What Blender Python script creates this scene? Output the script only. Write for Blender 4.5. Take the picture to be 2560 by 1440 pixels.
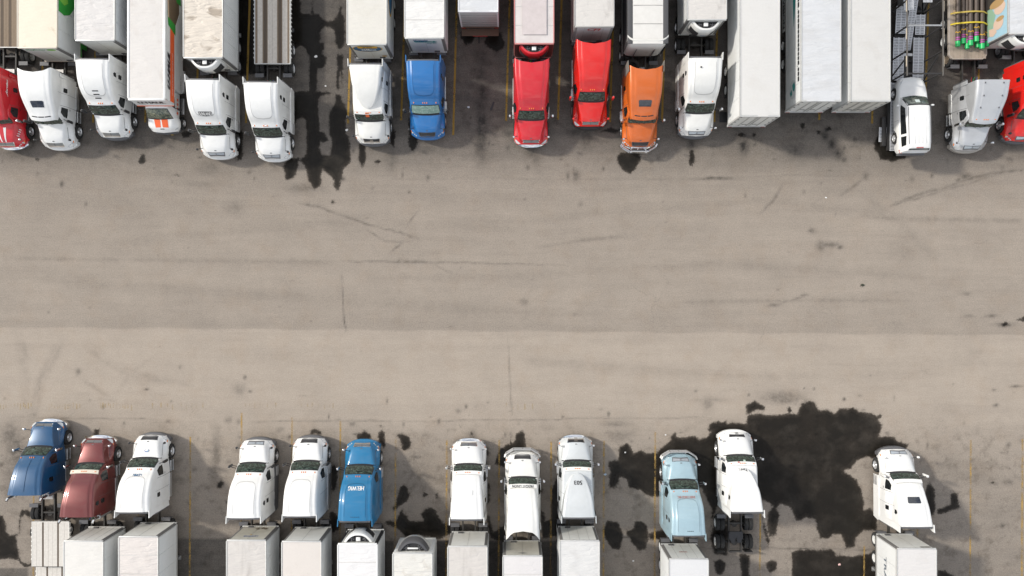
import bpy, bmesh, math, random
import numpy as np
from mathutils import Vector, Matrix
from mathutils.bvhtree import BVHTree

for o in list(bpy.data.objects):
    bpy.data.objects.remove(o)
S = bpy.context.scene
COL = S.collection
RND = random.Random(7)

# ------------------------------------------------------------------ camera
H = 56.0                       # drone height in metres
FPX = 2005.0                   # focal length in photo pixels (2560 wide)
cam = bpy.data.cameras.new('camera')
cam.sensor_width = 36.0
cam.lens = 36.0 * FPX / 2560.0
cam.clip_start = 0.5
cam.clip_end = 2000
camo = bpy.data.objects.new('camera', cam)
camo.location = (0, 0, H)
camo.rotation_euler = (0, 0, 0)
COL.objects.link(camo)
S.camera = camo
S.render.resolution_x, S.render.resolution_y = 1024, 576

# ------------------------------------------------------------------ sky, sun
SUN_EL, SUN_AZ = math.radians(35), math.radians(-70)   # azimuth clockwise from +Y; sun in the west (left)
w = bpy.data.worlds.new('World'); S.world = w; w.use_nodes = True
nt = w.node_tree; nt.nodes.clear()
out = nt.nodes.new('ShaderNodeOutputWorld'); bg = nt.nodes.new('ShaderNodeBackground')
sky = nt.nodes.new('ShaderNodeTexSky'); sky.sky_type = 'NISHITA'; sky.sun_disc = False
sky.sun_elevation = SUN_EL; sky.sun_rotation = SUN_AZ
sky.air_density = 1.0; sky.dust_density = 2.0; sky.ozone_density = 1.0
tc = nt.nodes.new('ShaderNodeTexCoord')
cn = nt.nodes.new('ShaderNodeTexNoise'); cn.inputs['Scale'].default_value = 4.5
cn.inputs['Detail'].default_value = 10; cn.inputs['Roughness'].default_value = 0.66; cn.inputs['Distortion'].default_value = 0.4
cr = nt.nodes.new('ShaderNodeMapRange'); cr.inputs[1].default_value = 0.44; cr.inputs[2].default_value = 0.64
cr.inputs[3].default_value = 0.12; cr.inputs[4].default_value = 1.0
mx = nt.nodes.new('ShaderNodeMix'); mx.data_type = 'RGBA'
mx.inputs['B'].default_value = (10.5, 10.4, 10.3, 1)
nt.links.new(tc.outputs['Generated'], cn.inputs['Vector'])
nt.links.new(cn.outputs['Fac'], cr.inputs[0])
nt.links.new(cr.outputs[0], mx.inputs['Factor'])
nt.links.new(sky.outputs[0], mx.inputs['A'])
nt.links.new(mx.outputs['Result'], bg.inputs['Color'])
bg.inputs['Strength'].default_value = 0.108
nt.links.new(bg.outputs[0], out.inputs[0])

sl = bpy.data.lights.new('sun', 'SUN'); sl.energy = 2.6; sl.angle = math.radians(4.5); sl.color = (1.0, 0.95, 0.87)
so = bpy.data.objects.new('sun', sl); COL.objects.link(so)
sd = Vector((math.sin(SUN_AZ) * math.cos(SUN_EL), math.cos(SUN_AZ) * math.cos(SUN_EL), math.sin(SUN_EL)))
so.rotation_euler = sd.to_track_quat('Z', 'Y').to_euler(); so.location = sd * 80

S.view_settings.view_transform = 'Standard'; S.view_settings.look = 'None'
S.view_settings.gamma = 1.0; S.view_settings.use_curve_mapping = False
S.view_settings.exposure = 0.37
S.render.engine = 'CYCLES'

def P(px, py, z=0.0):
    """photo pixel seen at height z -> world x, y"""
    k = (H - z) / FPX
    return ((px - 1280) * k, (720 - py) * k)

# ------------------------------------------------------------------ materials
MATS = {}
def _new(name):
    m = bpy.data.materials.new(name); m.use_nodes = True
    return m, m.node_tree, m.node_tree.nodes['Principled BSDF']
def _n(nt, t, **kw):
    n = nt.nodes.new(t)
    for k, v in kw.items():
        n.inputs[k].default_value = v
    return n
def lin(r, g, b):
    f = lambda c: ((c / 255 + 0.055) / 1.055) ** 2.4 if c > 10 else c / 255 / 12.92
    return (f(r), f(g), f(b))

def plain(name, col, rough=0.5, metal=0.0, coat=0.0, dirt=0.12, scale=2.0, bump=0.0, bscale=30, spec=0.5):
    """plain surface with a mottled wear layer"""
    if name in MATS: return MATS[name]
    m, nt, b = _new(name)
    b.inputs['Roughness'].default_value = rough; b.inputs['Metallic'].default_value = metal
    b.inputs['Coat Weight'].default_value = coat; b.inputs['Coat Roughness'].default_value = 0.06
    b.inputs['Specular IOR Level'].default_value = spec
    tc = _n(nt, 'ShaderNodeTexCoord')
    no = _n(nt, 'ShaderNodeTexNoise', Scale=scale, Detail=6, Roughness=0.65)
    nt.links.new(tc.outputs['Object'], no.inputs['Vector'])
    mr = _n(nt, 'ShaderNodeMapRange'); mr.inputs[1].default_value = 0.35; mr.inputs[2].default_value = 0.75
    mr.inputs[3].default_value = 0.0; mr.inputs[4].default_value = dirt
    nt.links.new(no.outputs['Fac'], mr.inputs[0])
    mi = _n(nt, 'ShaderNodeMix'); mi.data_type = 'RGBA'
    mi.inputs['A'].default_value = (*col, 1)
    mi.inputs['B'].default_value = (col[0] * .45 + .05, col[1] * .45 + .045, col[2] * .42 + .035, 1)
    nt.links.new(mr.outputs[0], mi.inputs['Factor'])
    nt.links.new(mi.outputs['Result'], b.inputs['Base Color'])
    if bump:
        n2 = _n(nt, 'ShaderNodeTexNoise', Scale=bscale, Detail=3)
        nt.links.new(tc.outputs['Object'], n2.inputs['Vector'])
        bp = _n(nt, 'ShaderNodeBump', Strength=bump, Distance=0.02)
        nt.links.new(n2.outputs['Fac'], bp.inputs['Height']); nt.links.new(bp.outputs[0], b.inputs['Normal'])
    MATS[name] = m
    return m

def paint(name, col, metal=0.0, rough=0.36, coat=0.7):
    return plain(name, col, rough=rough, metal=metal, coat=coat, dirt=0.20, scale=1.6)

def roofmat(name, col, stain=(0.30, 0.24, 0.17), amount=0.5, lo=0.52, hi=0.72, scale=0.8, stretch=(1, 1, 1), rough=0.6, wr=0.25):
    """weathered trailer roof: blotchy stains, streaks and cloth-like wrinkles"""
    if name in MATS: return MATS[name]
    m, nt, b = _new(name)
    b.inputs['Roughness'].default_value = rough
    tc = _n(nt, 'ShaderNodeTexCoord')
    mp = _n(nt, 'ShaderNodeMapping'); mp.inputs['Scale'].default_value = stretch
    mp.inputs['Location'].default_value = (RND.random() * 9, RND.random() * 9, 0)
    nt.links.new(tc.outputs['Object'], mp.inputs['Vector'])
    no = _n(nt, 'ShaderNodeTexNoise', Scale=scale, Detail=5, Roughness=0.55, Distortion=0.6)
    nt.links.new(mp.outputs[0], no.inputs['Vector'])
    mr = _n(nt, 'ShaderNodeMapRange'); mr.inputs[1].default_value = lo; mr.inputs[2].default_value = hi
    mr.inputs[4].default_value = amount
    nt.links.new(no.outputs['Fac'], mr.inputs[0])
    fn = _n(nt, 'ShaderNodeTexNoise', Scale=9, Detail=6, Roughness=0.7)
    nt.links.new(tc.outputs['Object'], fn.inputs['Vector'])
    fm = _n(nt, 'ShaderNodeMapRange'); fm.inputs[1].default_value = 0.3; fm.inputs[2].default_value = 0.8
    fm.inputs[3].default_value = 1.02; fm.inputs[4].default_value = 0.95
    nt.links.new(fn.outputs['Fac'], fm.inputs[0])
    mi = _n(nt, 'ShaderNodeMix'); mi.data_type = 'RGBA'
    mi.inputs['A'].default_value = (*col, 1); mi.inputs['B'].default_value = (*stain, 1)
    nt.links.new(mr.outputs[0], mi.inputs['Factor'])
    mu = _n(nt, 'ShaderNodeMix'); mu.data_type = 'RGBA'; mu.blend_type = 'MULTIPLY'; mu.inputs['Factor'].default_value = 1
    nt.links.new(mi.outputs['Result'], mu.inputs['A']); nt.links.new(fm.outputs[0], mu.inputs['B'])
    nt.links.new(mu.outputs['Result'], b.inputs['Base Color'])
    wv = _n(nt, 'ShaderNodeTexNoise', Scale=1.6, Detail=3, Distortion=1.2)
    mp2 = _n(nt, 'ShaderNodeMapping'); mp2.inputs['Scale'].default_value = (0.6, 2.2, 1)
    nt.links.new(tc.outputs['Object'], mp2.inputs['Vector']); nt.links.new(mp2.outputs[0], wv.inputs['Vector'])
    bp = _n(nt, 'ShaderNodeBump', Strength=wr, Distance=0.25)
    nt.links.new(wv.outputs['Fac'], bp.inputs['Height']); nt.links.new(bp.outputs[0], b.inputs['Normal'])
    MATS[name] = m
    return m

def glassmat(name, dark, pale, amount=0.5):
    """tinted windscreen: cabin shapes showing dimly through a glossy pane"""
    if name in MATS: return MATS[name]
    m, nt, b = _new(name)
    b.inputs['Roughness'].default_value = 0.04; b.inputs['Coat Weight'].default_value = 0.5; b.inputs['Coat Roughness'].default_value = 0.02
    tc = _n(nt, 'ShaderNodeTexCoord')
    no = _n(nt, 'ShaderNodeTexVoronoi', Scale=2.6); no.feature = 'F1'
    n2 = _n(nt, 'ShaderNodeTexNoise', Scale=3.5, Detail=4, Distortion=1.5)
    nt.links.new(tc.outputs['Object'], no.inputs['Vector']); nt.links.new(tc.outputs['Object'], n2.inputs['Vector'])
    mr = _n(nt, 'ShaderNodeMapRange'); mr.inputs[1].default_value = 0.42; mr.inputs[2].default_value = 0.7; mr.inputs[4].default_value = amount
    nt.links.new(n2.outputs['Fac'], mr.inputs[0])
    mi = _n(nt, 'ShaderNodeMix'); mi.data_type = 'RGBA'
    mi.inputs['A'].default_value = (*dark, 1); mi.inputs['B'].default_value = (*pale, 1)  # paler tone paints greenish reflections along with hints of the cabin
    nt.links.new(mr.outputs[0], mi.inputs['Factor']); nt.links.new(mi.outputs['Result'], b.inputs['Base Color'])
    MATS[name] = m
    return m

def worn(name, col, cover=0.6, scale=6.0, lo=.80, hi=1.2):
    """thin, rubbed-off road paint: bare ground shows through where it has gone"""
    if name in MATS: return MATS[name]
    m, nt, b = _new(name)
    b.inputs['Base Color'].default_value = (*col, 1); b.inputs['Roughness'].default_value = 0.85
    tr = _n(nt, 'ShaderNodeBsdfTransparent'); ms = _n(nt, 'ShaderNodeMixShader')
    tc = _n(nt, 'ShaderNodeTexCoord')
    no = _n(nt, 'ShaderNodeTexNoise', Scale=scale, Detail=8, Roughness=0.75)
    n2 = _n(nt, 'ShaderNodeTexNoise', Scale=0.9, Detail=2)
    nt.links.new(tc.outputs['Object'], no.inputs['Vector']); nt.links.new(tc.outputs['Object'], n2.inputs['Vector'])
    ad = _n(nt, 'ShaderNodeMath'); ad.operation = 'ADD'
    nt.links.new(no.outputs['Fac'], ad.inputs[0]); nt.links.new(n2.outputs['Fac'], ad.inputs[1])
    mr = _n(nt, 'ShaderNodeMapRange'); mr.inputs[1].default_value = lo; mr.inputs[2].default_value = hi
    mr.inputs[3].default_value = 0.0; mr.inputs[4].default_value = cover
    nt.links.new(ad.outputs[0], mr.inputs[0]); nt.links.new(mr.outputs[0], ms.inputs[0])
    nt.links.new(tr.outputs[0], ms.inputs[1]); nt.links.new(b.outputs[0], ms.inputs[2])
    nt.links.new(ms.outputs[0], nt.nodes['Material Output'].inputs[0])
    MATS[name] = m
    return m

WHITE = paint('white_paint', (.78, .78, .76))
WHITE2 = paint('cream_white_paint', (.76, .755, .72))
BLACK = plain('black_plastic', (.018, .018, .02), .5)
RUBBER = plain('tyre_rubber', (.022, .022, .022), .85, bump=.3)
DARK = plain('chassis_black', (.03, .028, .026), .6, dirt=.4)
GREY = plain('grey_trim', (.10, .10, .105), .5)
STEEL = plain('brushed_steel', (.55, .55, .54), .35, metal=.75, dirt=.3, scale=5)
CHROME = plain('chrome', (.80, .80, .80), .10, metal=1.0, dirt=.05)
ALU = plain('tread_plate', (.42, .41, .40), .45, metal=.4, dirt=.5, scale=8, bump=.5, bscale=60)
RIM = plain('rim_alloy', (.60, .60, .60), .3, metal=.6, dirt=.3, scale=9)
GLASS = glassmat('windshield_glass', (.014, .024, .02), (.10, .15, .12), .8)
GLASSB = glassmat('side_glass', (.010, .012, .013), (.03, .035, .035), .5)
GLASSY = glassmat('pale_windshield_glass', (.06, .075, .06), (.30, .30, .20), .9)
SHADE = glassmat('windshield_with_sunshade', (.20, .33, .29), (.42, .55, .48), .9)
LAMP = plain('headlight_lens', (.55, .57, .58), .1, coat=.8, dirt=.25, scale=6)
AMBER = plain('amber_lens', (.75, .20, .03), .25, coat=.5)
ORANGE_LAMP = AMBER
REDLENS = plain('red_lens', (.45, .015, .012), .2, coat=.5)
INK = plain('black_print', (.02, .02, .022), .5)
WPRINT = plain('white_print', (.80, .80, .78), .5)
ORPRINT = plain('orange_print', (.80, .13, .035), .5)
FRONTW = plain('trailer_front_white', (.76, .755, .71), .45, dirt=.22, scale=1.4)
SIDEW = plain('trailer_side_white', (.70, .71, .70), .45, dirt=.2, scale=.8)
RAIL = plain('trailer_rail_aluminium', (.58, .58, .56), .45, metal=.35, dirt=.3, scale=5)
POST = plain('corner_post_grey', (.16, .155, .15), .5, dirt=.3)
UNDER = plain('underframe_black', (.02, .019, .018), .7, dirt=.4)

# ------------------------------------------------------------------ mesh helpers
def finish(me, smooth=True, ang=38):
    if smooth and len(me.polygons):
        me.polygons.foreach_set('use_smooth', [True] * len(me.polygons))
        try: me.set_sharp_from_angle(angle=math.radians(ang))
        except Exception: pass
    return me

def put(name, me, mat, parent=None, loc=None, rot=None, scl=None):
    o = bpy.data.objects.new(name, me)
    if mat is not None and len(me.materials) == 0: me.materials.append(mat)
    COL.objects.link(o)
    if parent is not None: o.parent = parent
    if loc is not None: o.location = loc
    if rot is not None: o.rotation_euler = rot
    if scl is not None: o.scale = scl
    return o

def tag(o, label, cat, group=None):
    o['label'] = label; o['category'] = cat
    if group: o['group'] = group
    return o

def thing(name, label, cat, loc=(0, 0, 0), rotz=0.0, group=None):
    o = bpy.data.objects.new(name, None); o.empty_display_size = 0.5
    COL.objects.link(o); o.location = loc; o.rotation_euler = (0, 0, rotz)
    return tag(o, label, cat, group)

class MB:
    """collects shapes into one mesh"""
    def __init__(s): s.v = []; s.f = []
    def add(s, vs, fs):
        k = len(s.v); s.v += [tuple(map(float, p)) for p in vs]; s.f += [tuple(i + k for i in f) for f in fs]; return s
    def box(s, x0, x1, y0, y1, z0, z1, c=0.0):
        if x0 > x1: x0, x1 = x1, x0
        if y0 > y1: y0, y1 = y1, y0
        if c <= 0:
            vs = [(x, y, z) for z in (z0, z1) for y in (y0, y1) for x in (x0, x1)]
            return s.add(vs, [(0, 2, 3, 1), (4, 5, 7, 6), (0, 1, 5, 4), (2, 6, 7, 3), (0, 4, 6, 2), (1, 3, 7, 5)])
        c = min(c, (x1 - x0) * .45, (y1 - y0) * .45, (z1 - z0) * .45)
        bm = bmesh.new()
        bmesh.ops.create_cube(bm, size=1)
        for v in bm.verts: v.co = Vector(((x0 + x1) / 2 + v.co.x * (x1 - x0), (y0 + y1) / 2 + v.co.y * (y1 - y0), (z0 + z1) / 2 + v.co.z * (z1 - z0)))
        bmesh.ops.bevel(bm, geom=bm.edges[:], offset=c, segments=2, affect='EDGES', profile=.5)
        bm.verts.index_update()
        s.add([v.co[:] for v in bm.verts], [[v.index for v in f.verts] for f in bm.faces]); bm.free(); return s
    def cyl(s, a, b, r, n=14, r2=None, caps=True):
        a = Vector(a); b = Vector(b); d = (b - a).normalized(); r2 = r if r2 is None else r2
        u = d.orthogonal().normalized(); v = d.cross(u)
        vs = [a + r * (math.cos(t) * u + math.sin(t) * v) for t in [2 * math.pi * i / n for i in range(n)]]
        vs += [b + r2 * (math.cos(t) * u + math.sin(t) * v) for t in [2 * math.pi * i / n for i in range(n)]]
        fs = [(i, (i + 1) % n, n + (i + 1) % n, n + i) for i in range(n)]
        if caps: fs += [tuple(range(n))[::-1], tuple(range(n, 2 * n))]
        return s.add(vs, fs)
    def tube(s, pts, r, n=6):
        for a, b in zip(pts[:-1], pts[1:]): s.cyl(a, b, r, n)
        return s
    def lathe_x(s, prof, n=24, x0=0.0, y0=0.0, z0=0.0):
        """profile (x, radius) turned about the x axis"""
        m = len(prof); vs = []
        for i in range(n):
            t = 2 * math.pi * i / n
            vs += [(x0 + p[0], y0 + p[1] * math.cos(t), z0 + p[1] * math.sin(t)) for p in prof]
        fs = [(i * m + j, i * m + j + 1, ((i + 1) % n) * m + j + 1, ((i + 1) % n) * m + j) for i in range(n) for j in range(m - 1)]
        return s.add(vs, fs)
    def prism(s, poly, axis, a, b):
        """polygon extruded along x, y or z from a to b"""
        n = len(poly)
        mk = {'x': lambda p, t: (t, p[0], p[1]), 'y': lambda p, t: (p[0], t, p[1]), 'z': lambda p, t: (p[0], p[1], t)}[axis]
        vs = [mk(p, a) for p in poly] + [mk(p, b) for p in poly]
        return s.add(vs, [tuple(range(n))[::-1], tuple(range(n, 2 * n))] + [(i, (i + 1) % n, n + (i + 1) % n, n + i) for i in range(n)])
    def mesh(s, name, smooth=True, ang=38):
        me = bpy.data.meshes.new(name); me.from_pydata(s.v, [], s.f)
        bm = bmesh.new(); bm.from_mesh(me); bmesh.ops.recalc_face_normals(bm, faces=bm.faces[:]); bm.to_mesh(me); bm.free()
        return finish(me, smooth, ang)
    def obj(s, name, mat, parent=None, smooth=True, ang=38, **kw):
        return put(name, s.mesh(name, smooth, ang), mat, parent, **kw)

CACHE = {}
def shared(key, fn):
    if key not in CACHE: CACHE[key] = fn()
    return CACHE[key]

def pchip(x, y, xs):
    x = np.asarray(x, float); y = np.asarray(y, float)
    if len(x) == 2: return np.interp(xs, x, y)
    h = np.diff(x); d = np.diff(y) / h; m = np.zeros_like(y)
    for i in range(1, len(x) - 1):
        if d[i - 1] * d[i] > 0:
            w1, w2 = 2 * h[i] + h[i - 1], h[i] + 2 * h[i - 1]
            m[i] = (w1 + w2) / (w1 / d[i - 1] + w2 / d[i])
    m[0], m[-1] = d[0], d[-1]
    k = np.clip(np.searchsorted(x, xs) - 1, 0, len(h) - 1); t = (xs - x[k]) / h[k]
    return ((1 + 2 * t) * (1 - t) ** 2 * y[k] + t * (1 - t) ** 2 * h[k] * m[k] + t * t * (3 - 2 * t) * y[k + 1] + t * t * (t - 1) * h[k] * m[k + 1])

def half_section(pts, n=4):
    """half outline (x, z, corner radius), bottom outside -> top centre; returns the full rounded outline"""
    q = [np.array(p[:2], float) for p in pts]; out = [q[0]]
    for i in range(1, len(q) - 1):
        a, b, c = q[i - 1], q[i], q[i + 1]; r = pts[i][2]
        la, lc = np.linalg.norm(a - b), np.linalg.norm(c - b)
        p0 = b + (a - b) * min(r, la * .48) / max(la, 1e-6); p1 = b + (c - b) * min(r, lc * .48) / max(lc, 1e-6)
        for k in range(n + 1):
            t = k / n; out.append((1 - t) ** 2 * p0 + 2 * t * (1 - t) * b + t * t * p1)
    out.append(q[-1])
    return out + [np.array([-p[0], p[1]]) for p in out[-2::-1]]

def loft(stations, per=4, cap0=True, cap1=True, warp=None):
    """stations: (y, [(x, z, r), ...]) -> verts, faces, smoothly interpolated along y"""
    ys = np.array([s[0] for s in stations]); A = np.array([[list(p) for p in s[1]] for s in stations], float)
    yy = [ys[0]]
    for a, b in zip(ys[:-1], ys[1:]):
        k = max(2, min(8, int(per * (b - a) / .4)))
        yy += list(np.linspace(a, b, k + 1)[1:])
    yy = np.array(yy); m = A.shape[1]
    B = np.zeros((len(yy), m, 3))
    for j in range(m):
        for c in range(3): B[:, j, c] = pchip(ys, A[:, j, c], yy)
    vs = []; n = None
    for y, row in zip(yy, B):
        sec = half_section([tuple(p) for p in row]); n = len(sec)
        for p in sec:
            v = (p[0], y, p[1]); vs.append(warp(*v) if warp else v)
    fs = [(i * n + j, (i + 1) * n + j, (i + 1) * n + j + 1, i * n + j + 1) for i in range(len(yy) - 1) for j in range(n - 1)]
    if cap0: fs.append(tuple(range(n)))
    if cap1: fs.append(tuple(range((len(yy) - 1) * n, len(yy) * n))[::-1])
    return vs, fs

# ---- pieces that follow a curved body: flat outlines cast on to it along one axis
def bvh_of(mbs):
    vs, fs = [], []
    for m in mbs:
        k = len(vs); vs += m.v; fs += [tuple(i + k for i in f) for f in m.f]
    return BVHTree.FromPolygons(vs, fs)
CAST = {'top': (lambda u, v: (u, v, 12), (0, 0, -1)), 'right': (lambda u, v: (6, u, v), (-1, 0, 0)),
        'left': (lambda u, v: (-6, u, v), (1, 0, 0)), 'front': (lambda u, v: (u, -6, v), (0, 1, 0)),
        'rear': (lambda u, v: (u, 40, v), (0, -1, 0))}
def cast(tree, side, uvs, off):
    mk, d = CAST[side]; d = Vector(d); res = []
    for u, v in uvs:
        hit = tree.ray_cast(Vector(mk(u, v)), d, 60)
        if hit[0] is None: res.append(None); continue
        nrm = hit[1] if hit[1].dot(d) < 0 else -hit[1]
        res.append(hit[0] + nrm * off - d * off * .3)
    return res
def onto(name, tree, side, poly, mat, parent, off=.008, step=.12, cut=True, faces=None):
    bm = bmesh.new()
    if faces is None:
        bm.faces.new([bm.verts.new((u, v, 0)) for u, v in poly])
        if cut:
            us = [p[0] for p in poly]; vv = [p[1] for p in poly]
            for ax, lo, hi in ((0, min(us), max(us)), (1, min(vv), max(vv))):
                k = max(1, min(14, int((hi - lo) / step)))
                for i in range(1, k):
                    co = [0, 0, 0]; co[ax] = lo + (hi - lo) * i / k; no = [0, 0, 0]; no[ax] = 1
                    bmesh.ops.bisect_plane(bm, geom=bm.verts[:] + bm.edges[:] + bm.faces[:], plane_co=co, plane_no=no)
    else:
        vs = [bm.verts.new((u, v, 0)) for u, v in poly]
        for f in faces:
            try: bm.faces.new([vs[i] for i in f])
            except Exception: pass
    pos = cast(tree, side, [(v.co.x, v.co.y) for v in bm.verts], off)
    dead = []
    for v, p in zip(bm.verts, pos):
        if p is None: dead.append(v)
        else: v.co = p
    if dead: bmesh.ops.delete(bm, geom=dead, context='VERTS')
    if not bm.faces: bm.free(); return None
    want = Vector(CAST[side][1])
    for f in bm.faces:
        f.normal_update()
        if f.normal.dot(want) > 0: f.normal_flip()
    me = bpy.data.meshes.new(name); bm.to_mesh(me); bm.free(); finish(me)
    return put(name, me, mat, parent)

def rrect(u0, u1, v0, v1, r=.06, n=3):
    out = []
    for cx, cy, a in ((u1 - r, v1 - r, 0), (u0 + r, v1 - r, 90), (u0 + r, v0 + r, 180), (u1 - r, v0 + r, 270)):
        for k in range(n + 1):
            t = math.radians(a + 90 * k / n); out.append((cx + r * math.cos(t), cy + r * math.sin(t)))
    return out
def ellipse(cu, cv, a, b, n=24):
    return [(cu + a * math.cos(2 * math.pi * i / n), cv + b * math.sin(2 * math.pi * i / n)) for i in range(n)]

_txt = {}
def text2d(s):
    if s in _txt: return _txt[s]
    cu = bpy.data.curves.new('t', 'FONT'); cu.body = s; cu.align_x = 'CENTER'; cu.align_y = 'CENTER'; cu.resolution_u = 2
    ob = bpy.data.objects.new('t', cu); COL.objects.link(ob)
    bpy.context.view_layer.update()
    me = bpy.data.meshes.new_from_object(ob.evaluated_get(bpy.context.evaluated_depsgraph_get()))
    vs = [(v.co.x, v.co.y) for v in me.vertices]; fs = [tuple(p.vertices) for p in me.polygons]
    bpy.data.objects.remove(ob); bpy.data.curves.remove(cu); bpy.data.meshes.remove(me)
    us = [p[0] for p in vs]; ws = [p[1] for p in vs]
    cu_, cv_ = (max(us) + min(us)) / 2, (max(ws) + min(ws)) / 2; W, Hh = max(us) - min(us), max(ws) - min(ws)
    _txt[s] = ([((u - cu_) / W, (v - cv_) / Hh) for u, v in vs], fs)
    return _txt[s]
def lettering(s, tree, side, cu, cv, width, height, mat, parent, bold=0.0, arc=0.0, shear=0.0, off=.010, name='lettering', flip=None):
    vs, fs = text2d(s)
    sg = -1 if side in ('left', 'rear') else 1
    uv = [(cu + sg * (width * (u + shear * v)), cv + height * v + arc * (1 - (2 * u) ** 2)) for u, v in vs]
    a = onto(name, tree, side, uv, mat, parent, off=off, faces=fs)
    if bold and a is not None:
        me = a.data; n = len(me.vertices)
        co = np.zeros(n * 3); me.vertices.foreach_get('co', co); co = co.reshape(-1, 3)
        F = [tuple(p.vertices) for p in me.polygons]
        ax = {'top': 0, 'front': 0, 'rear': 0, 'left': 1, 'right': 1}[side]
        V, G = [], []
        for i, d in enumerate((-bold, 0, bold)):
            c = co.copy(); c[:, ax] += d
            nrm = {'top': (0, 0, 1), 'front': (0, -1, 0), 'rear': (0, 1, 0), 'left': (-1, 0, 0), 'right': (1, 0, 0)}[side]
            c += np.array(nrm) * .0012 * i
            G += [tuple(k + len(V) for k in f) for f in F]; V += c.tolist()
        m2 = bpy.data.meshes.new(name); m2.from_pydata(V, [], G); m2.materials.append(mat); a.data = m2
    return a

# ================================================================== the ground
def crop(ox, oy, s, pts):
    return [(ox + x / s, oy + y / s) for x, y in pts]

WET_SHADE_PX = []  # wet ground outlines; a few also carry painted shade
WET_SHADE_PX.append(crop(720, 0, 2.878, [(100, 95), (165, 100), (168, -60), (182, -60), (185, 95), (225, 105), (285, 155), (345, 130), (355, 90), (360, 55), (385, 50), (392, 90), (415, 150), (412, 320), (395, 345), (370, 360), (350, 340), (335, 300), (330, 220), (300, 200), (265, 200), (238, 225), (235, 300), (262, 310), (265, 350), (245, 385), (280, 410), (282, 460), (255, 490), (215, 495), (210, 655), (290, 655), (312, 668), (305, 682), (260, 688), (222, 697), (218, 760), (230, 850), (232, 940), (265, 950), (295, 1010), (265, 1035), (235, 1020), (230, 1060), (245, 1110), (300, 1110), (312, 1060), (305, 1000), (292, 970), (290, 820), (310, 790), (335, 720), (345, 670), (385, 690), (400, 735), (435, 790), (440, 840), (415, 870), (420, 960), (440, 985), (450, 1050), (455, 1150), (430, 1200), (400, 1220), (385, 1310), (370, 1370), (345, 1375), (330, 1340), (325, 1300), (300, 1270), (245, 1225), (238, 1340), (190, 1365), (140, 1290), (125, 1200), (80, 1160), (130, 1100), (135, 1000), (125, 870), (100, 845), (70, 860), (40, 920), (-20, 920), (-20, 660), (150, 650), (150, 420), (120, 350), (90, 330), (40, 360), (-60, 330), (-120, 100), (-60, -60), (60, -60), (75, 40)]))  # upper left lobe: wet ground plus painted shade beside the flatbed
WET_SHADE_PX.append(crop(720, 0, 2.878, [(350, 390), (405, 390), (400, 470), (398, 620), (390, 635), (380, 600), (375, 520), (370, 640), (355, 655), (345, 640)]))
WET_SHADE_PX.append(crop(720, 0, 2.878, [(-20, 1150), (85, 1130), (80, 1185), (45, 1290), (-20, 1300), (-40, 1200)]))
BIG = [(140, 480), (205, 435), (245, 490), (250, 520), (310, 498), (350, 515), (420, 510), (480, 450), (525, 420), (530, 395), (565, 360), (575, 390), (620, 405), (690, 385), (750, 410), (800, 395), (830, 360), (800, 350), (820, 290), (880, 275), (920, 285), (950, 268), (955, 290), (1030, 285), (1095, 295), (1100, 235), (1150, 225), (1200, 215), (1260, 228), (1330, 225), (1400, 220), (1480, 215), (1510, 150), (1570, 125), (1620, 140), (1640, 190), (1700, 185), (1760, 215), (1800, 180), (1850, 185), (1900, 165), (1950, 205), (2030, 215), (2080, 235), (2100, 222), (2120, 240), (2090, 270), (2125, 300), (2110, 350), (2095, 395), (2150, 385), (2200, 400), (2240, 430), (2300, 445), (2325, 440), (2300, 490), (2200, 560), (2050, 560), (2000, 550), (1985, 560), (1930, 580), (1880, 640), (1835, 650), (1880, 680), (1930, 720), (1970, 820), (1985, 900), (1980, 945), (2030, 920), (2080, 1000), (2080, 1110), (1985, 1100), (1920, 1155), (1910, 1230), (1840, 1235), (1835, 1195), (1800, 1135), (1760, 1130), (1710, 1165), (1650, 1165), (1625, 1100), (1610, 1020), (1550, 1000), (1510, 1030), (1470, 1030), (1440, 960), (1420, 920), (1350, 905), (1320, 930), (1352, 985), (1335, 1060), (1325, 1140), (1265, 1145), (1245, 1060), (1255, 960), (1300, 920), (1240, 880), (1200, 860), (1100, 900), (900, 900), (850, 1000), (820, 1100), (835, 1060), (835, 950), (790, 850), (760, 780), (500, 850), (400, 850), (330, 835), (300, 800), (210, 780), (200, 720), (150, 700), (130, 780), (70, 790), (60, 750), (70, 660), (55, 600), (70, 575), (130, 570)]
WET_SHADE_PX.append(crop(1500, 960, 3, BIG))
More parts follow.
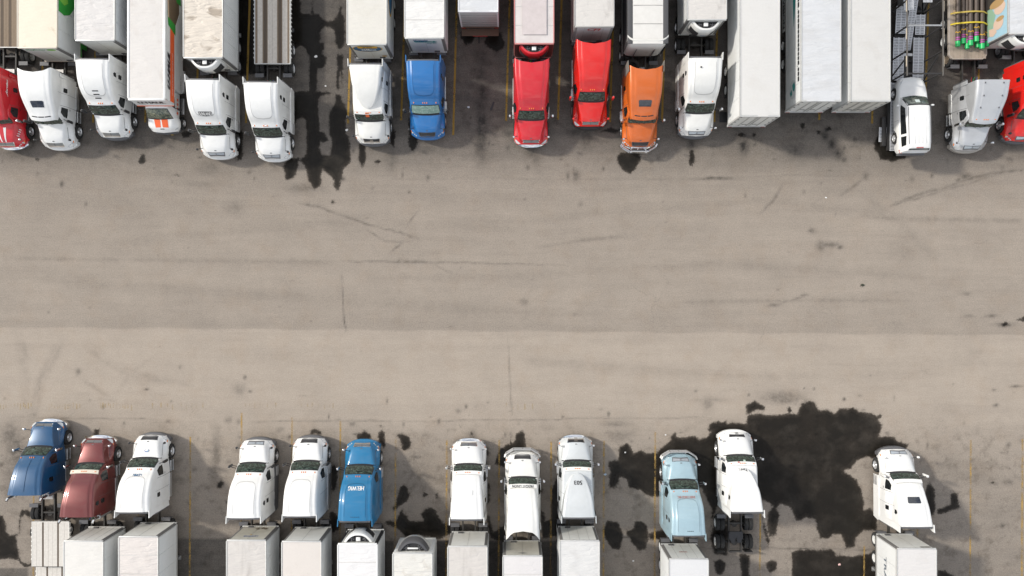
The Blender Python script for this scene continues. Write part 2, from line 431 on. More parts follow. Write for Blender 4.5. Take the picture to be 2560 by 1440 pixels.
for p in ([(15, 1100), (60, 1020), (130, 1030), (175, 1110), (170, 1180), (140, 1245), (90, 1240), (40, 1170)],
          [(195, 1110), (250, 1080), (260, 1030), (310, 1020), (355, 1060), (370, 1130), (345, 1240), (290, 1255), (240, 1200), (200, 1140)],
          [(350, 1120), (450, 1090), (520, 1090), (520, 1180), (380, 1170)],
          [(1430, 1260), (1500, 1240), (1740, 1238), (1780, 1280), (1900, 1290), (2020, 1265), (2080, 1240), (2150, 1240), (2150, 1600), (1430, 1600), (1440, 1340)],
          [(850, 1330), (900, 1305), (945, 1340), (940, 1400), (900, 1440), (860, 1420)],
          [(1040, 1270), (1130, 1280), (1120, 1480), (1060, 1480)], [(1240, 1340), (1290, 1310), (1330, 1340), (1320, 1400), (1280, 1425), (1255, 1400)],
          [(1205, 980), (1225, 1000), (1275, 1180), (1260, 1230), (1235, 1150)],
          [(800, 270), (830, 255), (825, 275)], [(1090, 150), (1165, 120), (1240, 170), (1235, 205), (1180, 200), (1110, 230), (1095, 225)],
          [(1400, 170), (1430, 160), (1450, 215), (1410, 220)], [(1880, 175), (1900, 165), (1915, 200), (1895, 205)],
          [(850, 1060), (820, 1160), (850, 1280), (960, 1290), (960, 1060)]):
    WET_SHADE_PX.append(crop(1500, 960, 3, p))
for p in ([(1000, 770), (1035, 730), (1075, 790), (1080, 960), (1030, 1010), (990, 960)], [(1080, 940), (1180, 900), (1185, 820), (1250, 810), (1255, 880), (1270, 930), (1180, 960), (1090, 980)],
          [(1090, 1390), (1150, 1400), (1250, 1460), (1090, 1480)], [(1490, 735), (1510, 725), (1525, 738), (1515, 752), (1495, 750)]):
    WET_SHADE_PX.append(crop(1980, 960, 3, p))
for p in ([(110, 230), (160, 210), (215, 240), (240, 290), (225, 340), (180, 370), (150, 350), (145, 290)],
          [(135, 680), (170, 655), (205, 680), (225, 750), (200, 800), (130, 850), (80, 900), (80, 860), (105, 780)],
          [(120, 920), (150, 875), (200, 930), (230, 970), (330, 960), (310, 910), (380, 840), (440, 870), (480, 940), (510, 980), (570, 1000), (600, 1060), (480, 1130), (300, 1090), (180, 1110), (130, 1050), (0, 990), (0, 960), (100, 965)],
          [(990, 350), (1060, 310), (1110, 290), (1130, 220), (1180, 190), (1210, 230), (1220, 330), (1240, 420), (1035, 520), (990, 500), (945, 480), (960, 430)],
          [(870, 310), (890, 330), (905, 400), (885, 440), (865, 400)], [(890, 880), (915, 960), (940, 1060), (1030, 1000), (1060, 900), (1060, 1160), (920, 1120), (880, 1000)],
          [(1335, 860), (1380, 900), (1385, 970), (1430, 940), (1430, 700), (1480, 600), (1520, 640), (1520, 1100), (1350, 1130)], [(1335, 640), (1355, 620), (1365, 700), (1350, 760)],
          [(885, 630), (910, 640), (905, 820), (880, 820)],
          [(330, 735), (355, 722), (378, 740), (360, 762), (335, 760)], [(440, 735), (455, 730), (465, 770), (452, 776)], [(735, 205), (755, 197), (765, 240), (745, 235)],
          [(1090, 225), (1100, 300), (1080, 330), (1075, 280)],
          [(640, 150), (650, 140), (660, 160), (645, 165)]):
    WET_SHADE_PX.append(crop(960, 1020, 3.43, p))
WET_SHADE_PX.append(crop(0, 1180, 5.54, [(-200, 560), (40, 600), (75, 680), (95, 830), (150, 870), (250, 850), (265, 720), (255, 600), (300, 520), (370, 510), (430, 560), (430, 700), (400, 640), (340, 590), (290, 640), (275, 750), (270, 850), (230, 900), (250, 1000), (270, 1140), (300, 1240), (380, 1290), (440, 1260), (430, 1310), (330, 1310), (240, 1230), (150, 1200), (60, 1220), (-200, 1250)]))
for p in ([(800, 200), (830, 175), (900, 195), (910, 235), (850, 225), (800, 235)], [(1205, 230), (1270, 190), (1330, 220), (1340, 270), (1210, 280)], [(1380, 215), (1420, 185), (1455, 210), (1450, 270), (1455, 330), (1430, 350), (1390, 280)],
          [(985, 490), (1020, 480), (1045, 520), (1050, 600), (1030, 690), (1010, 720), (985, 700)], [(0, 660), (40, 615), (75, 640), (40, 690), (5, 690)], [(75, 800), (95, 790), (105, 815), (85, 830)],
          [(1400, 150), (1425, 145), (1430, 160), (1410, 163)], [(970, 900), (1000, 880), (1080, 950), (1060, 1050), (980, 1080)]):
    WET_SHADE_PX.append(crop(540, 1020, 3.43, p))
WET_SHADE_PX.append(crop(0, 1020, 3.43, [(800, 190), (815, 172), (850, 175), (860, 195), (855, 240), (805, 240)]))
WET_SHADE_PX += [[(596, -30), (640, -30), (642, 185), (600, 190), (588, 120)], [(726, -30), (752, -30), (752, 60), (740, 110), (722, 120)], [(1540, 395), (1550, 380), (1600, 380), (1604, 396), (1590, 425), (1575, 436), (1555, 425), (1543, 410)],  # first two strips: wet ground with the trailers' shadow painted in
          [(2184, 370), (2190, 345), (2205, 325), (2240, 325), (2250, 385), (2266, 388), (2264, 397), (2235, 405), (2200, 401)],
          [(1150, 78), (1165, 66), (1185, 70), (1190, 95), (1180, 108), (1165, 112), (1155, 100)], [(1207, 105), (1225, 72), (1255, 80), (1263, 105), (1258, 122), (1240, 130), (1220, 120)],
          [(1021, 280), (1030, 300), (1045, 335), (1047, 360), (1032, 380), (1020, 370)], [(897, 355), (915, 360), (917, 400), (905, 425), (895, 400)], [(718, 390), (737, 395), (731, 450), (715, 440)],
          [(978, 300), (990, 330), (986, 370), (975, 360)], [(935, 404), (945, 398), (955, 404), (945, 412)], [(1722, 380), (1733, 372), (1738, 395), (1732, 418), (1722, 412)],
          [(345, 405), (352, 385), (362, 385), (365, 405), (355, 415)], [(425, 440), (440, 434), (450, 440)], [(85, 398), (96, 393), (104, 398), (95, 405)],
          [(452, 333), (470, 325), (482, 330), (475, 345), (458, 345)], [(590, 330), (608, 320), (606, 400), (590, 405)],
          [(1500, 330), (1520, 318), (1560, 322), (1540, 335)], [(1840, 335), (1855, 330), (1865, 340), (1852, 345)], [(1880, 333), (1890, 330), (1890, 342), (1880, 344)],
          [(2000, 312), (2012, 305), (2014, 320), (2003, 325)], [(2060, 318), (2075, 315), (2080, 325), (2065, 330)], [(2040, 325), (2052, 322), (2052, 336), (2042, 336)],
          [(2150, 711), (2163, 711), (2163, 716), (2150, 716)], [(2540, 800), (2560, 790), (2580, 800), (2560, 806)], [(2500, 810), (2515, 800), (2525, 812), (2510, 818)],
          [(826, 503), (834, 500), (838, 507), (830, 511)]]

OIL = []   # soft oily marks: x, y, rx, ry, strength
def oil(x, y, rx, ry, s): OIL.append((x, y, rx, ry, s))
for y, s in ((150, .5), (190, .6), (230, .75), (265, .7), (300, .9), (335, .9), (365, .7), (395, .35)):
    oil(1205 + RND.uniform(-4, 4), y, 16, 26, s)
oil(1170, 310, 14, 14, .4); oil(1180, 215, 10, 8, .4)
for c in ((2080, 360, 10, 14, .9), (2062, 340, 9, 12, .9), (2098, 385, 12, 14, .8), (2110, 398, 8, 8, .6), (1985, 375, 22, 20, .5), (1860, 365, 12, 20, .9), (1855, 345, 18, 10, .6), (1465, 345, 16, 22, .6), (1435, 330, 20, 10, .7), (1440, 440, 8, 14, .6), (1420, 440, 4, 12, .5), (1330, 380, 14, 14, .5), (1340, 400, 10, 18, .35),
          (1728, 360, 9, 14, .7), (1270, 335, 12, 8, .5), (310, 360, 60, 14, .45), (400, 350, 26, 12, .5), (40, 385, 40, 14, .4), (520, 420, 30, 14, .3), (760, 470, 40, 10, .4), (980, 400, 12, 30, .4), (1065, 375, 30, 10, .35), (1150, 1140, 30, 40, .0), (1040, 1180, 45, 60, .35), (1010, 1110, 30, 20, .3),
          (540, 1130, 10, 50, .5), (535, 1180, 12, 30, .45), (550, 1210, 9, 10, .7), (25, 1090, 18, 30, .6), (40, 1130, 24, 50, .6), (30, 1200, 22, 50, .4), (600, 975, 14, 14, .35), (570, 1050, 8, 8, .5), (880, 1060, 8, 5, .5), (700, 1075, 8, 6, .4), (1145, 1028, 6, 6, .5), (1180, 1090, 12, 14, .5), (1310, 755, 10, 8, .4), (2030, 577, 9, 6, .6), (2165, 440, 7, 9, .55), (2280, 447, 6, 7, .4), (2415, 440, 12, 7, .75), (2395, 450, 6, 4, .6), (2260, 620, 30, 40, .14), (2100, 1300, 60, 60, .1), (2450, 1180, 40, 40, .2), (2380, 1160, 30, 30, .2),
          (2440, 880, 20, 14, .12), (196, 930, 6, 8, .5), (450, 918, 4, 5, .4), (612, 943, 4, 5, .7), (585, 520, 22, 14, .3), (500, 460, 40, 8, .2), (2052, 615, 10, 12, .55), (2075, 612, 22, 7, .5), (2100, 618, 7, 5, .7), (1935, 763, 16, 4, .5), (2010, 738, 9, 3, .5), (2415, 735, 14, 4, .4), (2480, 790, 12, 4, .6), (2510, 812, 24, 5, .6), (2420, 790, 12, 4, .4), (1780, 447, 44, 3, .55), (760, 990, 16, 2, .3), (1770, 1008, 12, 14, .45), (1780, 1000, 40, 5, .3), (1960, 995, 50, 16, .55), (2015, 1010, 20, 18, .4), (2035, 972, 3, 3, .9), (2011, 971, 2, 2, .9), (2110, 998, 4, 4, .8), (1872, 987, 3, 3, .8), (2490, 1013, 7, 4, .7), (2540, 966, 14, 3, .7), (2485, 975, 5, 3, .5), (1592, 1242, 8, 8, .4),
          (1540, 1060, 30, 8, .4), (1550, 1090, 30, 16, .35), (2520, 1205, 12, 8, .4)):
    oil(*c)
for k in range(330):   # small drips where vehicles stop
    x = RND.uniform(0, 2560); top = RND.random() < .45
    y = RND.gauss(360, 60) if top else RND.gauss(1140, 80)
    oil(x, y, RND.uniform(1.5, 6), RND.uniform(1.5, 7), RND.uniform(.25, .7))
for k in range(60):
    oil(RND.uniform(0, 2560), RND.uniform(430, 1050), RND.uniform(1.5, 4), RND.uniform(1, 3), RND.uniform(.15, .5))

MARKS = [  # tyre marks and cracks: width px, strength, points
    (3, .45, [(740, 506), (805, 520), (870, 545), (930, 563), (1000, 580), (1045, 598)]), (2.5, .4, [(1008, 583), (1020, 560), (1048, 525)]), (2.5, .35, [(910, 570), (940, 590), (965, 605), (1020, 604)]), (3, .45, [(974, 632), (1005, 608)]),
    (3, .5, [(998, 648), (1010, 655), (1080, 657)]), (2.5, .3, [(840, 654), (1000, 655), (1160, 657), (1300, 660), (1420, 664)]), (2.5, .4, [(1075, 657), (1100, 670), (1130, 684)]), (4, .8, [(854, 690), (856, 705)]), (2, .45, [(855, 700), (857, 740), (860, 800), (866, 828)]),
    (6, .18, [(0, 645), (300, 650), (840, 655)]), (2, .15, [(970, 448), (1200, 446), (1500, 447), (1740, 448), (2000, 437), (2200, 440)]), (3.5, .75, [(1735, 449), (1770, 447), (1830, 445)]),
    (4, .4, [(2560, 424), (2470, 436), (2400, 455), (2320, 480), (2240, 508)]), (3, .35, [(2500, 434), (2430, 455), (2330, 485), (2225, 515)]), (4, .3, [(2165, 440), (2130, 470), (2100, 490)]), (4, .3, [(1960, 460), (1930, 505), (1900, 535)]), (3, .25, [(2020, 515), (2040, 505), (2050, 497)]),
    (5, .25, [(1340, 620), (1460, 600), (1560, 590)]), (6, .22, [(2140, 540), (2240, 547), (2330, 547), (2560, 553)]), (3, .35, [(1920, 768), (1965, 755), (2020, 738)]), (5, .2, [(1700, 755), (2000, 752), (2270, 752)]),
    (10, .14, [(40, 830), (55, 900), (62, 980), (65, 1040)]), (8, .13, [(52, 830), (66, 900), (70, 1000)]), (9, .18, [(148, 850), (120, 905), (95, 960), (84, 1010), (72, 1060), (66, 1100)]), (8, .16, [(160, 850), (132, 905), (106, 960), (94, 1010), (84, 1060)]),
    (7, .14, [(215, 865), (260, 905), (330, 940), (420, 955)]), (7, .12, [(225, 860), (275, 905), (345, 935), (480, 965)]), (6, .14, [(400, 880), (330, 930), (290, 985)]), (5, .14, [(200, 945), (260, 985), (290, 1000)]), (3, .3, [(250, 995), (285, 1001)]),
    (2, .3, [(0, 1045), (60, 1043), (200, 1046), (300, 1047), (380, 1048)]), (2, .28, [(980, 1052), (1100, 1054), (1200, 1049), (1320, 1051), (1480, 1045), (1600, 1046), (1760, 1044)]), (2, .35, [(620, 1055), (800, 1052), (980, 1052)]), (2, .35, [(1270, 835), (1275, 960), (1280, 1040)]),
    (2, .5, [(1900, 1367), (1980, 1372), (2190, 1373)]), (2, .45, [(1500, 1340), (1640, 1345), (1780, 1372), (1900, 1370)]),
    (10, .10, [(900, 700), (1300, 690), (1800, 660), (2300, 690)]), (12, .10, [(300, 600), (800, 560), (1300, 570)]), (12, .10, [(1400, 540), (1900, 500), (2400, 560)]), (14, .10, [(100, 700), (700, 740), (1400, 790)]), (12, .10, [(1300, 900), (1800, 940), (2400, 930)]),
    (14, .12, [(2150, 480), (2250, 560), (2330, 640)]), (2, .5, [(2400, 795), (2420, 788), (2440, 792)]), (2, .5, [(2450, 795), (2475, 788), (2500, 790)])]

def seg_dist(X, Y, a, b):
    ax, ay = a; bx, by = b; dx, dy = bx - ax, by - ay; L = dx * dx + dy * dy + 1e-9
    t = np.clip(((X - ax) * dx + (Y - ay) * dy) / L, 0, 1)
    return np.hypot(X - ax - t * dx, Y - ay - t * dy), t
def smooth01(x, a, b):
    t = np.clip((x - a) / (b - a), 0, 1); return t * t * (3 - 2 * t)

def build_ground():
    fx = np.arange(-37.0, 37.01, 0.10); fy = np.arange(-21.2, 21.21, 0.10)
    xs = np.concatenate([[-700, -300, -150, -80, -50, -42], fx, [42, 50, 80, 150, 300, 700]])
    ys = np.concatenate([[-700, -300, -150, -80, -45, -28], fy, [28, 45, 80, 150, 300, 700]])
    X, Y = np.meshgrid(xs, ys); nx, ny = len(xs), len(ys)
    rng = np.random.RandomState(3)
    # photo pixel coordinates of each ground point (z = 0), used as a plan of the lot at 35.8 px per metre
    U = 1280 + X * FPX / H; V = 720 - Y * FPX / H
    wet = np.full(X.shape, -30.0)
    for poly in WET_SHADE_PX:
        q = np.array(poly); x0, y0 = q.min(0) - 25; x1, y1 = q.max(0) + 25
        ii = np.where((U > x0) & (U < x1) & (V > y0) & (V < y1))
        if len(ii[0]) == 0: continue
        u, v = U[ii], V[ii]; d = np.full(u.shape, 1e9); ins = np.zeros(u.shape, bool)
        for a, b in zip(q, np.roll(q, -1, 0)):
            dd, _ = seg_dist(u, v, a, b); d = np.minimum(d, dd)
            c = ((a[1] > v) != (b[1] > v)) & (u < (b[0] - a[0]) * (v - a[1]) / (b[1] - a[1] + 1e-12) + a[0])
            ins ^= c
        wet[ii] = np.maximum(wet[ii], np.where(ins, d, -d))
    wet = np.clip(wet, -20, 20) / 20.0
    o = np.zeros(X.shape)
    for x, y, rx, ry, s in OIL:
        ii = np.where((abs(U - x) < 3 * rx) & (abs(V - y) < 3 * ry))
        e = ((U[ii] - x) / rx) ** 2 + ((V[ii] - y) / ry) ** 2
        o[ii] = np.maximum(o[ii], s * np.exp(-e * .9))
    jit = random.Random(11)
    for wd, s, pts in MARKS:
        fine = []                                  # break long strokes into short uneven pieces
        for (ax_, ay_), (bx_, by_) in zip(pts[:-1], pts[1:]):
            k = max(1, int(math.hypot(bx_ - ax_, by_ - ay_) / 9))
            fine += [(ax_ + (bx_ - ax_) * i / k, ay_ + (by_ - ay_) * i / k) for i in range(k)]
        fine.append(pts[-1]); amp = .45 * wd if wd < 5 else .12 * wd; drift = 0.0; lvl = 1.0; q = []
        for x, y in fine:
            drift = .7 * drift + jit.uniform(-amp, amp); lvl = .6 * lvl + .4 * jit.uniform(.1, 1.7); q.append((np.array((x, y + drift)), lvl))
        ends = len(q)
        for i, ((a, la), (b, lb)) in enumerate(zip(q[:-1], q[1:])):
            fade = min(1, (i + 1) / 4, (ends - i) / 4)
            x0, x1 = min(a[0], b[0]) - 4 * wd, max(a[0], b[0]) + 4 * wd; y0, y1 = min(a[1], b[1]) - 4 * wd, max(a[1], b[1]) + 4 * wd
            j0, j1 = np.searchsorted(-V[:, 0], [-y1, -y0]); i0, i1 = np.searchsorted(U[0], [x0, x1])
            if j0 >= j1 or i0 >= i1: continue
            d, t = seg_dist(U[j0:j1, i0:i1], V[j0:j1, i0:i1], a, b)
            o[j0:j1, i0:i1] = np.maximum(o[j0:j1, i0:i1], s * fade * (la + (lb - la) * t) * np.exp(-(d / wd) ** 2))
    # surface tone: 0 = dark asphalt of the bays, 1 = pale worn concrete of the aisle
    t = np.interp(V, [-200, 250, 330, 380, 440, 520, 700, 800, 1000, 1080, 1180, 1300, 1500], [.16, .19, .26, .41, .64, .74, .78, .76, .78, .73, .63, .56, .52])
    seam = 818 + 20 * U / 2560 + 1.5 * np.sin(U / 37) + rng.normal(0, .5, X.shape)
    t += .17 * smooth01(V, seam - 2, seam + 2) * (1 - smooth01(V, 1000, 1150) * .6)
    t -= .04 * np.exp(-((V - seam + 12) / 16) ** 2)
    t += .10 * smooth01(U, 1200, 2500) * smooth01(V, 380, 480) * (1 - smooth01(V, 560, 800)) * .5
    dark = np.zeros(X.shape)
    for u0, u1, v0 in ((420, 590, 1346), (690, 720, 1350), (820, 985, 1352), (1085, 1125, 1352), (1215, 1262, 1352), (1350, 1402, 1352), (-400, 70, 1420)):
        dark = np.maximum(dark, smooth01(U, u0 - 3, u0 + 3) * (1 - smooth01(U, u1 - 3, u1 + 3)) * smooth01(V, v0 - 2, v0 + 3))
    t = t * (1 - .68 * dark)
    t -= .10 * smooth01(V, 800, 1000) * np.exp(-((U - 1250) / 220) ** 2) * smooth01(V, 1050, 1200)
    t -= .05 * np.exp(-(((U - 260) / 220) ** 2 + ((V - 520) / 50) ** 2))
    t = np.clip(t, 0, 1.1)
    co = np.stack([X, Y, np.zeros_like(X)], -1).reshape(-1, 3)
    idx = np.arange(nx * ny).reshape(ny, nx)
    F = np.stack([idx[:-1, :-1], idx[:-1, 1:], idx[1:, 1:], idx[1:, :-1]], -1).reshape(-1, 4)
    me = bpy.data.meshes.new('parking_lot')
    me.vertices.add(len(co)); me.vertices.foreach_set('co', co.ravel())
    me.loops.add(F.size); me.loops.foreach_set('vertex_index', F.ravel().astype(np.int32))
    me.polygons.add(len(F)); me.polygons.foreach_set('loop_start', np.arange(0, F.size, 4, dtype=np.int32)); me.polygons.foreach_set('loop_total', np.full(len(F), 4, np.int32))
    me.update(calc_edges=True)
    at = me.attributes.new('ground_map', 'FLOAT_COLOR', 'POINT')
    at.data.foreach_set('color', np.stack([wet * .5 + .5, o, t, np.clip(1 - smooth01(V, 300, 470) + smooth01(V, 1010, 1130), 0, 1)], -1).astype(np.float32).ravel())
    return me

def ground_material():
    m, nt, b = _new('asphalt_and_concrete'); L = nt.links.new
    at = _n(nt, 'ShaderNodeAttribute'); at.attribute_name = 'ground_map'
    sp = _n(nt, 'ShaderNodeSeparateColor'); L(at.outputs['Color'], sp.inputs[0])
    tc = _n(nt, 'ShaderNodeTexCoord'); V = tc.outputs['Object']
    def noise(scale, detail=5, rough=.6, stretch=None, dist=0.0):
        n = _n(nt, 'ShaderNodeTexNoise', Scale=scale, Detail=detail, Roughness=rough, Distortion=dist)
        if stretch:
            mp = _n(nt, 'ShaderNodeMapping'); mp.inputs['Scale'].default_value = stretch; L(V, mp.inputs[0]); L(mp.outputs[0], n.inputs['Vector'])
        else: L(V, n.inputs['Vector'])
        return n.outputs['Fac']
    def mrange(x, a, b_, c, d):
        r = _n(nt, 'ShaderNodeMapRange'); r.inputs[1].default_value = a; r.inputs[2].default_value = b_; r.inputs[3].default_value = c; r.inputs[4].default_value = d
        L(x, r.inputs[0]); return r.outputs[0]
    def mth(op, a, b_):
        n = _n(nt, 'ShaderNodeMath'); n.operation = op
        for i, x in enumerate((a, b_)):
            if isinstance(x, (int, float)): n.inputs[i].default_value = x
            else: L(x, n.inputs[i])
        return n.outputs[0]
    def mixc(f, a, b_, blend='MIX'):
        n = _n(nt, 'ShaderNodeMix'); n.data_type = 'RGBA'; n.blend_type = blend
        for k, x in (('Factor', f), ('A', a), ('B', b_)):
            if isinstance(x, tuple): n.inputs[k].default_value = (*x, 1)
            elif isinstance(x, (int, float)): n.inputs[k].default_value = x
            else: L(x, n.inputs[k])
        return n.outputs['Result']
    tone = sp.outputs['Blue']
    t2 = mth('ADD', tone, mrange(noise(.35, 5, .55), .3, .7, -.05, .05))
    t2 = mth('ADD', t2, mrange(noise(.9, 7, .7, (.08, 1.0, 1)), .3, .7, -.07, .07))      # streaks along the driving direction
    t2 = mth('ADD', t2, mrange(noise(1.8, 9, .75), .3, .7, -.055, .055))
    base = mixc(t2, (.052, .049, .047), (.358, .308, .255))
    # aggregate: coarse salt-and-pepper grain, strongest on the older asphalt
    grain = mrange(noise(11, 3, .75), .3, .7, -1, 1)
    fine = mrange(noise(24, 2, .8), .3, .7, -1, 1)
    gamp = mrange(tone, .2, .95, .42, .21)
    gsum = mth('ADD', mth('MULTIPLY', grain, .6), mth('MULTIPLY', fine, .7))
    base = mixc(1.0, base, mth('ADD', 1.0, mth('MULTIPLY', gsum, gamp)), 'MULTIPLY')
    # rubbed wheel lanes and hairline cracks
    lane = mrange(noise(2.0, 9, .7, (.05, 1.0, 1)), .52, .74, 0, .30)
    base = mixc(mth('MULTIPLY', lane, mrange(noise(.25, 4, .6), .4, .65, 0, 1)), base, mixc(1.0, base, (.62, .60, .59), 'MULTIPLY'))
    wob = _n(nt, 'ShaderNodeTexNoise', Scale=.9, Detail=6, Roughness=.6); L(V, wob.inputs['Vector'])
    vadd = _n(nt, 'ShaderNodeVectorMath'); vadd.operation = 'ADD'; L(V, vadd.inputs[0]); L(wob.outputs['Color'], vadd.inputs[1])
    vc = _n(nt, 'ShaderNodeTexVoronoi', Scale=.16); vc.feature = 'DISTANCE_TO_EDGE'; L(vadd.outputs[0], vc.inputs['Vector'])
    crack = mth('MULTIPLY', mrange(vc.outputs['Distance'], .0, .006, 1, 0), mrange(noise(.16, 3, .6), .52, .66, 0, .16))
    base = mixc(crack, base, (.05, .045, .04))
    # brown soil film
    film = mrange(noise(.6, 6, .6), .5, .75, 0, .35)
    base = mixc(film, base, mixc(1.0, base, (.86, .78, .70), 'MULTIPLY'))
    # years of drips in the bays
    bay = at.outputs['Alpha']
    stain = mth('MULTIPLY', mrange(noise(1.1, 9, .72), .50, .72, 0, .75), bay)
    base = mixc(stain, base, mixc(1.0, base, (.42, .40, .38), 'MULTIPLY'))
    drip = mth('MULTIPLY', mrange(noise(4.5, 6, .7), .60, .70, 0, .55), mth('MULTIPLY', bay, mrange(noise(.5, 3, .5), .45, .6, 0, 1)))
    base = mixc(drip, base, (.03, .028, .026))
    # oil and rubber
    oilf = mth('MULTIPLY', sp.outputs['Green'], mrange(noise(3.2, 5, .7), .28, .62, .35, 1.25))
    base = mixc(mth('MINIMUM', oilf, .9), base, (.028, .026, .024))
    # wet patches, some with shade painted in: ragged tide line, damp fringe, darker standing water inside
    big = noise(.9, 5, .6)
    sd = mth('ADD', sp.outputs['Red'], mrange(noise(2.2, 7, .68), .25, .75, -.085, .085))
    sd = mth('ADD', sd, mrange(noise(8, 6, .75), .25, .75, -.065, .065))
    soft = mrange(big, .35, .65, .035, .15)
    rmp = _n(nt, 'ShaderNodeMapRange'); rmp.interpolation_type = 'SMOOTHSTEP'; rmp.inputs[1].default_value = .475
    L(sd, rmp.inputs[0]); L(mth('ADD', .49, soft), rmp.inputs[2]); wet = rmp.outputs[0]
    damp = mth('MULTIPLY', mrange(sd, .40, .50, 0, 1), mrange(noise(1.6, 6, .7), .42, .66, 0, .42))
    deep = mrange(sd, .55, .85, 0, 1)
    dry = mrange(noise(.7, 5, .6), .48, .78, 1.0, .90)
    base = mixc(damp, base, mixc(1.0, base, (.42, .40, .39), 'MULTIPLY'))
    wf = mth('MULTIPLY', mth('MULTIPLY', wet, dry), mrange(sd, .50, .66, .80, 1.0))
    wcol = mixc(1.0, base, (.10, .094, .088), 'MULTIPLY')
    wcol = mixc(mth('MULTIPLY', deep, mrange(noise(.5, 4, .6), .35, .6, .55, 1.0)), wcol, (.0125, .0112, .0092))
    base = mixc(mth('MULTIPLY', wf, .98), base, wcol)
    L(base, b.inputs['Base Color'])
    r = mth('SUBTRACT', .92, mth('MULTIPLY', wet, .42)); r = mth('SUBTRACT', r, mth('MULTIPLY', mth('MULTIPLY', deep, wet), .28))
    L(r, b.inputs['Roughness'])
    L(mth('SUBTRACT', .25, mth('MULTIPLY', wet, .13)), b.inputs['Specular IOR Level'])
    hgt = mth('ADD', mth('MULTIPLY', noise(26, 3, .7), .5), mth('MULTIPLY', noise(1.1, 4, .6), 1.2))
    bp = _n(nt, 'ShaderNodeBump', Distance=.02); L(mth('SUBTRACT', .35, mth('MULTIPLY', wet, .28)), bp.inputs['Strength'])
    L(hgt, bp.inputs['Height']); L(bp.outputs[0], b.inputs['Normal'])
    return m

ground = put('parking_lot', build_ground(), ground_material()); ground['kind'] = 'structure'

# painted bay lines: real sheets 4 mm above the lot, rubbed thin
YEL_TOP = worn('worn_yellow_paint', (.33, .20, .035), .80, 5, .55, 1.0)
YEL_BOT = worn('faded_yellow_paint', (.47, .30, .085), .75, 4)
FAINT = worn('ghost_stencil_paint', (.47, .33, .12), .4, 5)
def bay_line(x0, y0, x1, y1, mat, wd=.16):
    a, b = Vector(P(x0, y0)), Vector(P(x1, y1)); d = (b - a).normalized(); n = Vector((-d.y, d.x)) * wd / 2
    k = max(2, int((b - a).length / .5)); vs, fs = [], []
    for i in range(k + 1):
        c = a.lerp(b, i / k); j = RND.uniform(-.008, .008)
        vs += [(c.x + n.x + j, c.y + n.y, .004), (c.x - n.x + j, c.y - n.y, .004)]
    fs = [(2 * i, 2 * i + 1, 2 * i + 3, 2 * i + 2) for i in range(k)]
    o = MB().add(vs, fs).obj('parking_line', mat); o['kind'] = 'structure'
for xe in (-28, 102, 233, 363, 490, 615, 870, 1003, 1133, 1265, 1395, 1525, 1655, 1786, 1917, 2048, 2180, 2312, 2443, 2574):
    bay_line(xe + 11, -60, xe, 303 + RND.uniform(-5, 8) + (28 if xe == 1133 else 0), YEL_TOP, .14)
for xb, y0 in ((85, 1085), (215, 1090), (347, 1098), (476, 1092), (604, 1032), (730, 1043), (851, 1052), (989, 1098), (1117, 1100), (1248, 1100), (1378, 1104), (1510, 1102), (1638, 1080), (1901, 1270), (2161, 1365), (2294, 1240), (2427, 1100), (2556, 1098)):
    bay_line(xb, y0, xb - 2, 1510, YEL_BOT, .12)
# worn-away stencilled strokes in front of the lower bays
for x0, x1 in ((0, 78), (122, 200), (250, 330), (380, 520), (612, 690), (752, 842), (1265, 1350), (1385, 1410)):
    mb = MB(); x = x0
    while x < x1:
        y = 1008 + RND.uniform(-2, 3); hgt = RND.uniform(8, 16)
        a = P(x, y); b2 = P(x + RND.uniform(2, 3.5), y + hgt)
        mb.add([(a[0], a[1], .004), (b2[0], a[1], .004), (b2[0], b2[1], .004), (a[0], b2[1], .004)], [(0, 1, 2, 3)])
        x += RND.uniform(5, 9) if x0 < 380 else RND.uniform(9, 22)
    o = mb.obj('painted_stencil', FAINT); o['kind'] = 'structure'

# ================================================================== tractors
def sm(x, a, b):
    t = min(1.0, max(0.0, (x - a) / (b - a))); return t * t * (3 - 2 * t)

def tyre_mesh(r, wd):
    return MB().lathe_x([(-wd / 2, r * .58), (-wd / 2 - .005, r * .86), (-wd / 2 + .035, r * .985), (-wd * .18, r), (-wd * .16, r * .975), (-wd * .12, r * .975), (-wd * .1, r), (wd * .1, r), (wd * .12, r * .975), (wd * .16, r * .975), (wd * .18, r), (wd / 2 - .035, r * .985), (wd / 2 + .005, r * .86), (wd / 2, r * .58)], 28).mesh('tyre', ang=30)
def rim_mesh(r, wd, deep):
    mb = MB()
    if deep: mb.lathe_x([(wd / 2, r * .60), (wd / 2 - .02, r * .56), (-wd * .15, r * .50), (-wd * .2, r * .30), (wd * .0, r * .26), (wd * .05, r * .18), (wd * .35, r * .16), (wd * .37, 0)], 20)
    else: mb.lathe_x([(wd / 2, r * .60), (wd / 2 - .03, r * .55), (wd * .22, r * .50), (wd * .30, r * .34), (wd * .22, r * .28), (wd * .45, r * .20), (wd * .52, r * .17), (wd * .53, 0)], 20)
    for k in range(10):
        t = 2 * math.pi * k / 10; mb.cyl((wd * .2, r * .40 * math.cos(t), r * .40 * math.sin(t)), (wd * (.33 if not deep else .0), r * .40 * math.cos(t), r * .40 * math.sin(t)), r * .05, 6)
    return mb.mesh('rim', ang=30)
def wheel(parent, x, y, r=.5, wd=.28, deep=False, rim=None, z=None, tyre=None):
    t = put('wheel', shared(('tyre', r, wd), lambda: tyre_mesh(r, wd)), RUBBER, parent, loc=(x, y, r if z is None else z), rot=(0, 0, 0 if x > 0 else math.pi))
    key = ('rim', r, wd, deep, (rim or RIM).name)
    o = put('rim', shared(key, lambda: rim_mesh(r, wd, deep)), rim or RIM, t)
    return t

